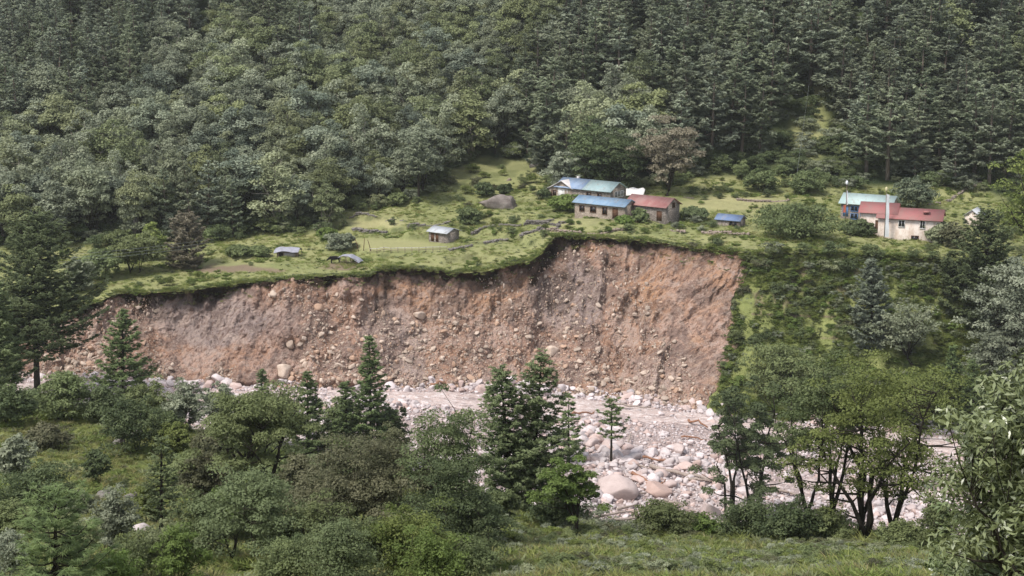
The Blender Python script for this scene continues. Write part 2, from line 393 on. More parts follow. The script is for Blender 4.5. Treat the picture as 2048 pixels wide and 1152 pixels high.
ROCK_B = rock_mat('brown_weathered_rock', (.21, .18, .16), (.11, .09, .08), (.33, .30, .28), .0)
ROCK_G = rock_mat('lichen_stone', (.20, .18, .165), (.13, .115, .105), (.30, .28, .26), .3)
def water_mat():
    k = N('silty_water'); co = k.coord(.6, 1.6, 1.0); n = k.noise(1.0, 5, .65, co, .8); n2 = k.noise(3.5, 4, .65, co, .4)
    c = k.mix(k.ramp(n, [(.38, 0.0), (.62, 1.0)]), (.44, .335, .305), (.58, .485, .455))
    foam = k.ramp(k.math('ADD', k.math('MULTIPLY', n2, .6), k.math('MULTIPLY', n, .4)), [(.52, 0.0), (.62, .85)])
    c = k.mix(foam, c, (.76, .70, .69))
    return k.done(k.bsdf(c, .35, k.bump(k.math('ADD', n, k.math('MULTIPLY', n2, .6)), .8, .35), .35))
WATER = water_mat()

# ---------------------------------------------------------------- terrain meshes
def cols(c0, c1, fine, coarse):
    a = np.arange(-0.345, 0.345, fine); l = np.arange(-0.60, -0.345, coarse); r = np.arange(0.345, 0.62, coarse)
    c = np.concatenate([l, a, r]); return c[(c >= c0) & (c <= c1)]
def blob(px, py, cx, cy, rx, ry, soft=.35):
    d = np.sqrt(((px - cx) / rx) ** 2 + ((py - cy) / ry) ** 2); return smooth((1 + soft - d) / (2 * soft))
def gcol(soil, dry, dark): return np.stack([soil, dry, dark, np.ones_like(soil)], -1).reshape(-1, 4)
def nz(X, Y, s, seed): return fbm(X * s, Y * s, 0, 4, seed)

def build_foreground():
    s = cols(-1, 1, .0012, .01); s = s * 1.0
    v = np.linspace(0, 1, 170)[:, None]
    dc = DC(s)[None]; near = -70.0
    t = v ** .8
    Y = near + (dc - near) * t; X = s[None] * np.maximum(Y, 60.)
    Z = zfun(X, np.minimum(Y, DC(X / np.maximum(Y, 60.)) - 1e-4)); Z[-1] = ZC(s)
    px, py = proj(X, np.maximum(Y, 5), Z)
    n = nz(X, Y, .5, 31)
    soil = smooth((n - .75) * 3) * .6; dry = smooth((nz(X, Y, .16, 32) - .1) * 2) * .45; dark = smooth((nz(X, Y, .3, 33) - .35) * 2) * .6
    link('ground', grid_mesh('ground', X, Y, Z, GRASS_LO, {'gcol': ('POINT', gcol(soil, dry, dark))}))['kind'] = 'structure'
    v = np.linspace(0, 1, 60)[:, None]; d0, d1 = DC(s)[None], DN(s)[None]; Y = d0 + (d1 - d0) * v; X = s[None] * Y
    Yc = np.clip(Y, d0 + 1e-3, d1 - 1e-3); Z = zfun(s[None] * Yc, Yc); Z[0] = ZC(s); Z[-1] = HB(X[-1], Y[-1])
    z0 = np.zeros_like(X)
    link('river_bank', grid_mesh('river_bank', X, Y, Z, GRASS_LO, {'gcol': ('POINT', gcol(z0, z0, z0 + .6))}))['kind'] = 'structure'
    v = np.linspace(0, 1, 170)[:, None]; d0, d1 = DN(s)[None], DB(s)[None]; Y = d0 + (d1 - d0) * v; X = s[None] * Y
    Yc = np.clip(Y, d0 + 1e-3, d1 - 1e-3); Z = zfun(s[None] * Yc, Yc); Z[-1] = ZB(s); Z[0] = HB(X[0], Y[0])
    link('riverbed', grid_mesh('riverbed', X, Y, Z, BED))['kind'] = 'structure'
build_foreground()

def scar_surface(c, nrow, disp=1.0):
    t = np.linspace(0, 1, nrow)[:, None]; c = c[None]
    pxc = 1024 + F * c
    cb = c - ((62 + 0 * t) / F) * np.exp(-((pxc - 1492) / 240.) ** 2)      # the scar narrows towards its foot on the right
    B = np.stack([cb * DB(cb), DB(cb), ZB(cb)], -1); T = np.stack([c * DT(c), DT(c), ZT(c)], -1)
    wob = (1.5 * fbm(t * 6, 0, 0, 4, 40) + .5 * np.sin(t * 5)) * np.exp(-((pxc - 1492) / 60.) ** 2) * smooth((1 - t) / .06)
    g = 1 - (1 - t) ** 1.5; g = g + 0.055 * smooth((t - .80) / .14) * (1 - smooth((t - .985) / .015))
    X = B[..., 0] + (T[..., 0] - B[..., 0]) * g + wob; Y = B[..., 1] + (T[..., 1] - B[..., 1]) * g; Z = B[..., 2] + (T[..., 2] - B[..., 2]) * t
    env = smooth(t / .06) * (1 - smooth((t - .95) / .05))
    return X, Y, Z, t + 0 * X, env + 0 * X
SC = {}
def build_scar():
    c_l, c_r = colc(20, 640), colc(1492, 506)
    c = np.arange(c_l, c_r + .0003, .0006); nrow = 230
    X, Y, Z, t, env = scar_surface(c, nrow)
    slant = X - (Z + 60) * (.10 + 1.1 * smooth((X - 15) / 18.))
    gul = 1 - np.abs(fbm(slant * .16, Z * .07, 0, 3, 41)) * 2
    d = 3.0 * fbm(X * .075, Z * .05, 3, 3, 42) + 1.2 * gul * (.4 + .6 * t)
    d += 1.25 * fbm(slant * .33, Z * .28, Y * .1, 4, 43, .6) + .40 * np.abs(fbm(X * 1.3, Z * 1.3, Y * .5, 3, 44, .6))
    d = d * (1 - .45 * smooth((X - 18) / 14.))      # the debris fan on the right lies smoother
    side = smooth((c_r - c) * F / 25.)[None] 
    d = d * env * (0.35 + .65 * side)
    Y2 = Y - d * .8; Z2 = Z + d * .25 * env
    px, py = proj(X, Y, Z)
    nn = nz(X, Z, .25, 45) * 40
    orange = np.clip(blob(px + nn, py + nn, 1370, 590, 130, 150) * .9 + blob(px + nn, py, 1020, 590, 90, 50) * .5 + blob(px + nn, py, 700, 590, 160, 40) * .6 + blob(px, py + nn, 870, 650, 90, 60) * .4
        + blob(px + nn, py, 1200, 505, 120, 25) * .6, 0, 1) * smooth(.6 + .5 * nz(X, Z, .12, 46) )
    grey = np.clip(blob(px + nn, py + nn, 1140, 590, 75, 75) * .9 + blob(px + nn, py + nn, 430, 650, 110, 55) * .9 + blob(px + nn, py + nn, 780, 680, 70, 60) * .7 + blob(px + nn, py, 1330, 740, 90, 40) * .5 + blob(px, py + nn, 560, 650, 40, 60) * .5, 0, 1)
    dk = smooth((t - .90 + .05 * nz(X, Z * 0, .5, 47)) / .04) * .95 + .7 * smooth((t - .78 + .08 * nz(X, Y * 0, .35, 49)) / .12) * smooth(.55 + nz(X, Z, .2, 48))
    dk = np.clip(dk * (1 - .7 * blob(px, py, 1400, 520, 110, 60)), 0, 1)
    damp_shade = blob(px + nn, py + nn, 1095, 545, 40, 70) * .75 + blob(px + nn * .5, py, 775, 650, 26, 110) * .6 + blob(px + nn * .5, py, 930, 620, 30, 80) * .5 + blob(px + nn, py, 320, 620, 80, 22) * .7 + blob(px + nn * .6, py, 300, 690, 22, 60) * .4 + blob(px + nn * .6, py, 620, 600, 20, 60) * .35 + blob(px + nn, py + nn, 1200, 520, 60, 22) * .5  # damp streaks, plus shade painted into the inner-corner recess
    dk = np.clip(dk + damp_shade * (.55 + .45 * nz(X, Z, .5, 50)), 0, 1)
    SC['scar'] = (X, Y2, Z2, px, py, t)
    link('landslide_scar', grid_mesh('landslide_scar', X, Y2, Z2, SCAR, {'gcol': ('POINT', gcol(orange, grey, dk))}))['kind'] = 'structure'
    for nm, c in (('hillside', np.concatenate([c_r + .0 * np.arange(1), np.arange(c_r + .001, .345, .0012), np.arange(.345, .62, .01)])),
                  ('hillside', np.concatenate([np.arange(-.60, c_l - .005, .01), [c_l]]))):
        X, Y, Z, t, env = scar_surface(c, 230)
        d = (1.3 * fbm(X * .14, Z * .14, 0, 4, 51) + .5 * np.abs(fbm(X * .6, Z * .6, 1, 3, 52))) * env
        if nm and c[0] > 0: d = d * smooth((c - c_r) * F / 30.)[None]
        px, py = proj(X, Y, Z)
        path = smooth(1 - np.abs(py - (628 + (px - 1500) * .035)) / 4.) * (px > 1500) * (px < 1740)
        soil = np.clip(path * .9 + smooth((nz(X, Z, .3, 53) - .35) * 4) * .6 * (t > .45), 0, 1)
        dark = smooth(1.0 * nz(X, Z, .15, 54) + (t - .7) * 2) * .45
        link(nm, grid_mesh(nm, X, Y - d * .8, Z + d * .2, GRASS_LO, {'gcol': ('POINT', gcol(soil, 0 * soil + .1, dark))}))['kind'] = 'structure'
build_scar()

def build_upper():
    c = cols(-1, 1, .0012, .01)
    # terraces
    v = np.concatenate([[0, .002], np.linspace(.006, 1, 190)])[:, None]; d0 = DT(c)[None]
    Y = d0 + (395 - d0) * v; X = c[None] * Y; Yc = np.maximum(Y, d0 + 1e-3); Z = zfun(c[None] * Yc, Yc); Z[0] = ZT(c)
    px, py = proj(X, Y, Z); nn = nz(X, Y, .3, 61) * 12
    soil = np.clip(blob(px + nn, py + nn * .3, 455, 538, 85, 7) + blob(px + nn, py + nn * .2, 685, 533, 48, 7) + .7 * blob(px, py + nn * .2, 1175, 475, 75, 5) + blob(px + nn, py + nn * .3, 530, 540, 40, 4) * .8, 0, 1) * .9
    dry = np.clip(blob(px + nn, py + nn * .4, 745, 448, 58, 9) + .8 * blob(px + nn, py + nn * .4, 1460, 408, 100, 12) + .5 * blob(px + nn, py, 1150, 443, 60, 8) + .6 * blob(px, py, 770, 490, 90, 12) + .5 * blob(px, py, 1500, 395, 120, 6)
        + .3 * smooth(nz(X, Y, .1, 62) * 2), 0, 1) * .8
    dark = smooth((nz(X, Y, .25, 63) - .15) * 2) * .3 * (1 - soil)
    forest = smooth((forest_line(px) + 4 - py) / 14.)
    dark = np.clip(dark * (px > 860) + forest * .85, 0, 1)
    e0 = (zfun(c[None] * Yc, Yc, False)); gyy = np.gradient(Z, axis=0) / np.maximum(np.gradient(Y, axis=0), 1e-3); riser = smooth((gyy - .42) / .3) * (px > 640) * (px < 1600) * (Y < 350) * (Y > d0 + 4)  # steep risers, painted darker below as shaded, shrubby fronts
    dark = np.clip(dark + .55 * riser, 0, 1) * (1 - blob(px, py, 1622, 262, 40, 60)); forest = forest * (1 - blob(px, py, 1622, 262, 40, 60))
    link('terrace_field', grid_mesh('terrace_field', X, Y, Z, GRASS_UP, {'gcol': ('POINT', gcol(soil, dry * (1 - forest), dark))}))['kind'] = 'structure'
    c = cols(-1, 1, .004, .012)
    Y = 395 + (1040 - 395) * (np.linspace(0, 1, 120)[:, None] ** 1.4) + 0 * c[None]; X = c[None] * Y; Z = zfun(X, Y)
    px, py = proj(X, Y, Z); cl = blob(px, py, 1622, 225, 50, 60) * 1.6
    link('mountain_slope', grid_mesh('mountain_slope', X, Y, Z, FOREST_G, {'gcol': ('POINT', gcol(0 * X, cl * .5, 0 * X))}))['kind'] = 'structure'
# foot of the forest in photo pixels
_fx = [-300, 0, 150, 300, 450, 560, 650, 670, 760, 860, 890, 960, 1060, 1100, 1260, 1400, 1560, 1660, 1760, 1850, 1950, 2048, 2400]
_fy = [505, 500, 492, 484, 474, 470, 466, 430, 408, 396, 345, 318, 325, 372, 380, 358, 352, 372, 378, 372, 385, 400, 420]
def forest_line(px): return np.interp(px, _fx, _fy)
build_upper()

def build_water():
    # main channel along the foot of the scar
    def strip(c0, c1, f0, f1, up=.12, nc=420, nr=40, seed=71):
        c = np.linspace(c0, c1, nc); v = np.linspace(0, 1, nr)[:, None]
        a = f0(c)[None]; b = f1(c)[None]; Y = a + (b - a) * v; X = c[None] * Y
        Z = zfun(X, Y, False) + up
        Z = Z + .32 * fbm(X * .6, Y * 1.3, 0, 3, seed) * np.sin(np.pi * np.clip(v, 0.02, .98))
        e = np.minimum(v, 1 - v) * 2; Z = Z - .5 * (1 - smooth(e / .12))
        return grid_mesh('river_water', X, Y, Z, WATER)
    w1 = lambda c: 8 + 2.5 * np.sin(c * 21 + 1) 
    o = link('river_water', strip(-.42, .45, lambda c: DB(c) - 2.5 - w1(c) - 1.5 * fbm(c * 60, 0, 0, 2, 3), lambda c: DB(c) - 2.2 + .8 * fbm(c * 90, 0, 0, 2, 4))); o['kind'] = 'structure'
    cc = [.115, .16, .2, .26, .32]; 
    o = link('river_water', strip(.15, .36, lambda c: np.interp(c, [.12, .2, .36], [226, 223, 222]) + fbm(c * 70, 0, 0, 2, 6), lambda c: np.interp(c, [.12, .17, .36], [228, 230, 229]) + fbm(c * 70, 3, 0, 2, 7), nc=200, nr=26, seed=73)); o['kind'] = 'structure'
build_water()

# ---------------------------------------------------------------- foliage generators
def unit(v): return v / (np.linalg.norm(v, axis=-1, keepdims=True) + 1e-9)
def leaf_quads(C, Nn, size, aspect, rng, dirs=None, fold=0.0):
    """diamond leaves: centre, normal, length, width/length"""
    n = len(C); Nn = unit(Nn)
    t = rng.normal(size=(n, 3)) if dirs is None else dirs
    t = unit(t - (t * Nn).sum(1, keepdims=True) * Nn); b = np.cross(Nn, t)
    s = np.broadcast_to(size, n)[:, None] * .5; w_ = s * aspect
    V = np.stack([C - t * s, C + b * w_ - t * s * .1, C + t * s, C - b * w_ - t * s * .1], 1)
    if fold: V[:, [0, 2]] -= (Nn * s * fold)[:, None]
    return V.reshape(-1, 3), np.arange(n * 4).reshape(n, 4)
class Fol:
    def __init__(s): s.v = []; s.q = []; s.tint = []; s.n = 0
    def add(s, V, q, tint): s.v.append(V); s.q.append(q + s.n); s.tint.append(tint); s.n += len(V)
    def mesh(s, name, mat): return mesh_from(name, np.concatenate(s.v), quads=np.concatenate(s.q), mats=[mat], attrs={'tint': ('FACE', np.clip(np.concatenate(s.tint), 0, 1))})

def gen_pine(name, seed, H, Rr, mat, bark, base=.3, gap=.8, nb=6, blade=.55, bw=.16, per=5, tuft=.55, taper=.8, lean=(0, 0), droop=.12, irr=.35, tlow=1.0, shape=0):
    """layered conifer; returns (crown mesh, trunk mesh)"""
    rng = np.random.default_rng(seed)
    f = Fol(); mb = MB()
    zz = np.linspace(0, H, 12); bend = rng.normal(0, .012 * H, 2)
    def axis(z): t = z / H; return np.array([lean[0] * t * H + bend[0] * math.sin(t * 3), lean[1] * t * H + bend[1] * math.sin(t * 2.5), z])
    tr = np.array([axis(z) for z in zz]); tr[0, 2] = -.8
    mb.tube(tr, np.interp(zz, [0, H], [H * .017 + .05, .03]), 7)
    z = H * base; allT = []; allD = []; allc = []
    while z < H * .985:
        u = (z - H * base) / (H * (1 - base))
        prof = (1 - u) ** taper if shape == 0 else math.sqrt(max(0.02, 1 - u ** 2.2)) * (.75 + .25 * min(1, u * 4))
        prof *= min(1, .55 + u * 3)
        k = max(3, int(nb * (.6 + .6 * (1 - u)))); a0 = rng.uniform(0, 6.28)
        for j in range(k):
            a = a0 + j * 6.283 / k + rng.normal(0, .25); L = Rr * prof * rng.uniform(1 - irr, 1 + irr * .5) + .25
            if rng.random() < .08: continue
            o = axis(z + rng.uniform(-.3, .3) * gap); dr = np.array([math.cos(a), math.sin(a), 0]); sd = np.array([-dr[1], dr[0], 0])
            rise = .35 * (u - .35) + rng.normal(0, .06)
            s = np.linspace(0, 1, 7)[:, None]
            br = o + dr * s * L + np.array([0, 0, 1.]) * (rise * s * L - droop * L * np.sin(s * math.pi) + .22 * L * s ** 3)
            if L > .7: mb.tube(br[::2], np.linspace(.02 + L * .012, .012, 4), 4)
            m = max(3, int(L / tuft * 2.6))
            sp = rng.uniform(.25 if u < .8 else .05, 1.0, m); lat = rng.normal(0, .24, m) * L * (1.15 - sp) + rng.normal(0, .1, m)
            T = o + dr * (sp * L)[:, None] + sd * lat[:, None]
            T[:, 2] += rise * sp * L - droop * L * np.sin(sp * math.pi) + .22 * L * sp ** 3 + rng.normal(0, .06, m) + .04
            D = dr * .7 + sd * (lat / (L * .4))[:, None] + np.array([0, 0, .35])
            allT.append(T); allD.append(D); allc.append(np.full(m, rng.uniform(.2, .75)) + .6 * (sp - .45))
        z += gap * rng.uniform(.75, 1.2) * (1.15 - .45 * u)
    m = 10; T = axis(H * .97) + rng.normal(0, .12, (m, 3)); allT.append(T); allD.append(np.tile([0, 0, 1.], (m, 1))); allc.append(np.full(m, .7))
    T = np.concatenate(allT); D = unit(np.concatenate(allD)); c = np.concatenate(allc)
    T = np.repeat(T, per, 0); D = np.repeat(D, per, 0); c = np.repeat(c, per)
    dd = unit(D + rng.normal(0, .55, D.shape)); dd[:, 2] = np.abs(dd[:, 2]) * .45 - .05
    Cc = T + dd * blade * .4
    nn = np.array([0, 0, 1.]) + rng.normal(0, .4, D.shape)
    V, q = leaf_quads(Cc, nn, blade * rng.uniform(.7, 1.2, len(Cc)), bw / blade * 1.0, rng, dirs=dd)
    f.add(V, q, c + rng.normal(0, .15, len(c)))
    return f.mesh(name + '_crown', mat), mb.mesh(name + '_trunk', bark, True)

def gen_broad(name, seed, H, Rr, mat, bark, base=.25, stems=1, nclump=60, rc=1.0, flat=.55, leaf=.3, nleaf=90, asp=.55, shape='dome', lean=(0, 0), hollow=.45, trunk_r=.022, up=.5, fold=0., alt=None, altf=0.):
    rng = np.random.default_rng(seed); f = Fol(); mb = MB()
    cz = H * (base + 1) / 2; rz = H * (1 - base) / 2
    cl = []
    tries = 0
    nL = int(rng.integers(7, 12)); LC = unit(rng.normal(size=(nL, 3))) * rng.uniform(.3, .6, (nL, 1)); LC[0] = [0, 0, .5]; LRd = rng.uniform(.38, .6, nL)
    if shape == 'umbrella': LC[:, 2] = rng.uniform(.0, .55, nL)
    while len(cl) < nclump and tries < nclump * 60:
        tries += 1
        j = int(rng.integers(nL)); d = unit(rng.normal(size=3)); r = rng.uniform(hollow, 1) ** .6
        p = LC[j] + d * r * LRd[j]
        if rng.random() < .12: p = unit(rng.normal(size=3)) * rng.uniform(.8, 1.12)
        if shape == 'umbrella' and p[2] < -.35 - .2 * abs(p[0]): continue
        if shape == 'dome' and p[2] < -.8: continue
        q = np.array([p[0] * Rr, p[1] * Rr, cz + p[2] * rz])
        if shape == 'umbrella': q[2] = H * (base + (1 - base) * (.38 + .6 * p[2] - .18 * (p[0] ** 2 + p[1] ** 2)))
        q[0] += lean[0] * q[2]; q[1] += lean[1] * q[2]
        if cl and min(np.linalg.norm((q - c) * [1, 1, 1.3]) for c in cl) < rc * .58: continue
        cl.append(q)
    cl = np.array(cl)
    cl *= 1 + rng.normal(0, .035, cl.shape)
    # limbs
    fork = H * base * .7; limbs = []
    for s_ in range(stems):
        a = rng.uniform(0, 6.28) if stems == 1 else s_ * 6.283 / stems + rng.uniform(-.4, .4)
        off = np.array([math.cos(a), math.sin(a), 0]) * (0 if stems == 1 else 1)
        b0 = off * trunk_r * H * .9; b0[2] = -.7
        f0 = off * Rr * .22 + np.array([lean[0], lean[1], 0]) * fork; f0[2] = fork
        r0 = trunk_r * H * (1 if stems == 1 else .72)
        mid = (b0 + f0) / 2 + rng.normal(0, .03 * H, 3) * [1, 1, 0] + off * Rr * .03
        mb.tube([b0, b0 * .5 + mid * .5 + off * .05, mid, f0], [r0 * 1.25, r0 * 1.05, r0, r0 * .85], 8)
        nl = max(3, 7 // stems)
        for k in range(nl):
            aa = a + (k - (nl - 1) / 2) * (6.283 / nl if stems == 1 else 1.1) + rng.normal(0, .2)
            e = np.array([math.cos(aa) * Rr * .62 * rng.uniform(.7, 1.1), math.sin(aa) * Rr * .62 * rng.uniform(.7, 1.1), cz + rz * rng.uniform(-.2, .55)]) + np.array([lean[0], lean[1], 0]) * cz
            if k == nl // 2 and stems == 1: e = np.array([lean[0] * cz, lean[1] * cz, H * .85])
            t = np.linspace(0, 1, 7)[:, None]; m1 = f0 * .6 + e * .4; m1[2] = f0[2] * .35 + e[2] * .65 + rng.normal(0, .04 * H); m1[:2] += rng.normal(0, .05 * H, 2)
            cur = f0 * (1 - t) ** 2 + 2 * m1 * t * (1 - t) + e * t ** 2
            cur[1:-1] += rng.normal(0, .012 * H, cur[1:-1].shape)
            mb.tube(cur, np.linspace(r0 * .62, r0 * .16, 7), 6); limbs.append((cur, np.linspace(r0 * .5, r0 * .14, 7)))
    LP = np.concatenate([l[0] for l in limbs]); LR = np.concatenate([l[1] for l in limbs])
    for c in cl:
        dd = LP - c; dist = np.linalg.norm(dd, axis=1) + np.maximum(0, LP[:, 2] - c[2]) * 2; i = np.argmin(dist)
        a = LP[i]; m = (a + c) / 2 + rng.normal(0, .08, 3) * rc; m[2] -= .05 * dist[i]
        mb.tube([a, m, c], [min(LR[i], .02 * H * .3), LR[i] * .45 + .006, .012], 4)
    # leaves
    n = nleaf; K = len(cl)
    d = unit(rng.normal(size=(K, n, 3))); d[..., 2] = np.where(d[..., 2] < -.25, -d[..., 2], d[..., 2])
    r = rng.uniform(.2, 1, (K, n, 1)) ** .5
    rcs = rc * rng.uniform(.65, 1.25, (K, 1, 1))
    C = cl[:, None] + d * r * rcs * np.array([1, 1, flat]) + rng.normal(0, .05 * rc, (K, n, 3))
    nn = d * .7 + np.array([0, 0, up]) + rng.normal(0, .45, d.shape)
    tint = np.broadcast_to(rng.uniform(.1, .8, (K, 1)), (K, n)) + rng.normal(0, .16, (K, n))
    V, q = leaf_quads(C.reshape(-1, 3), nn.reshape(-1, 3), leaf * rng.uniform(.6, 1.25, K * n), asp, rng, fold=fold)
    f.add(V, q, tint.ravel())
    return f.mesh(name + '_crown', mat), mb.mesh(name + '_trunk', bark, True)

def put_tree(meshes, name, loc, rz=0, s=(1, 1, 1), label=None, cat='tree', group=None, crown='crown'):
    o = empty(name, loc, rz, s); link(crown, meshes[0], o)
    if meshes[1] is not None: link('trunk' if crown == 'crown' else 'stem', meshes[1], o)
    return tag(o, label, cat, group)

# ---------------------------------------------------------------- instanced stuff (geometry nodes on one point mesh)
def scatter_stuff(name, label, cat, pts, rot, scl, var, sources):
    me = bpy.data.meshes.new(name); me.vertices.add(len(pts)); me.vertices.foreach_set('co', np.asarray(pts, np.float32).ravel())
    a = me.attributes.new('rot', 'FLOAT_VECTOR', 'POINT'); a.data.foreach_set('vector', np.asarray(rot, np.float32).ravel())
    a = me.attributes.new('scl', 'FLOAT_VECTOR', 'POINT'); a.data.foreach_set('vector', np.asarray(scl, np.float32).ravel())
    a = me.attributes.new('var', 'INT', 'POINT'); a.data.foreach_set('value', np.asarray(var, np.int32))
    o = link(name, me); tag(o, label, cat, None, 'stuff')
    g = bpy.data.node_groups.new(name, 'GeometryNodeTree')
    g.interface.new_socket('Geometry', in_out='INPUT', socket_type='NodeSocketGeometry'); g.interface.new_socket('Geometry', in_out='OUTPUT', socket_type='NodeSocketGeometry')
    gi = g.nodes.new('NodeGroupInput'); go = g.nodes.new('NodeGroupOutput'); jn = g.nodes.new('GeometryNodeJoinGeometry')
    def att(n, t):
        x = g.nodes.new('GeometryNodeInputNamedAttribute'); x.data_type = t; x.inputs['Name'].default_value = n
        return [s for s in x.outputs if s.enabled and s.name == 'Attribute'][0]
    av, ar, as_ = att('var', 'INT'), att('rot', 'FLOAT_VECTOR'), att('scl', 'FLOAT_VECTOR')
    for i, srcs in enumerate(sources):
        cmp = g.nodes.new('FunctionNodeCompare'); cmp.data_type = 'INT'; cmp.operation = 'EQUAL'
        ins = [s for s in cmp.inputs if s.enabled and s.type == 'INT']; g.links.new(av, ins[0]); ins[1].default_value = i
        for src in (srcs if isinstance(srcs, (list, tuple)) else [srcs]):
            oi = g.nodes.new('GeometryNodeObjectInfo'); oi.inputs['Object'].default_value = src; oi.inputs['As Instance'].default_value = True
            ip = g.nodes.new('GeometryNodeInstanceOnPoints')
            g.links.new(gi.outputs[0], ip.inputs['Points']); g.links.new(cmp.outputs[0], ip.inputs['Selection']); g.links.new(oi.outputs['Geometry'], ip.inputs['Instance'])
            g.links.new(ar, ip.inputs['Rotation']); g.links.new(as_, ip.inputs['Scale']); g.links.new(ip.outputs[0], jn.inputs[0])
    g.links.new(jn.outputs[0], go.inputs[0])
    md = o.modifiers.new('scatter', 'NODES'); md.node_group = g
    return o

# ---------------------------------------------------------------- forest on the mountain slope
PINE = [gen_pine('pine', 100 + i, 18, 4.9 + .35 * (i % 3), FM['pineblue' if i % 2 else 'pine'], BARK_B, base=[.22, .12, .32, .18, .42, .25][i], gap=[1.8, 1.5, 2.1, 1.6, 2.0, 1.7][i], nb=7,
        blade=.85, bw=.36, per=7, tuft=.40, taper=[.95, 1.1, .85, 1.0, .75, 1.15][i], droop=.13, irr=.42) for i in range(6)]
BROAD = [gen_broad('broadleaf', 200 + i, 14, 4.7 + .4 * (i % 3), FM[['grey', 'olive', 'grey', 'pineblue', 'grey', 'olive'][i]], BARK_P if i % 3 == 1 else BARK_D, base=[.2, .12, .25, .15, .08, .2][i], nclump=64, rc=1.45, flat=.75,
        leaf=.5, nleaf=125, asp=.65, hollow=.35) for i in range(6)]
SHRUB = [gen_broad('shrub', 300 + i, 2.6, 1.9, FM[m], BARK_D, base=.05, stems=3, nclump=26, rc=.62, flat=.7, leaf=.26, nleaf=70, asp=.6, hollow=.3, trunk_r=.02) for i, m in enumerate(['green', 'dark', 'grey', 'yellow', 'brown', 'bright', 'green', 'dark'])]

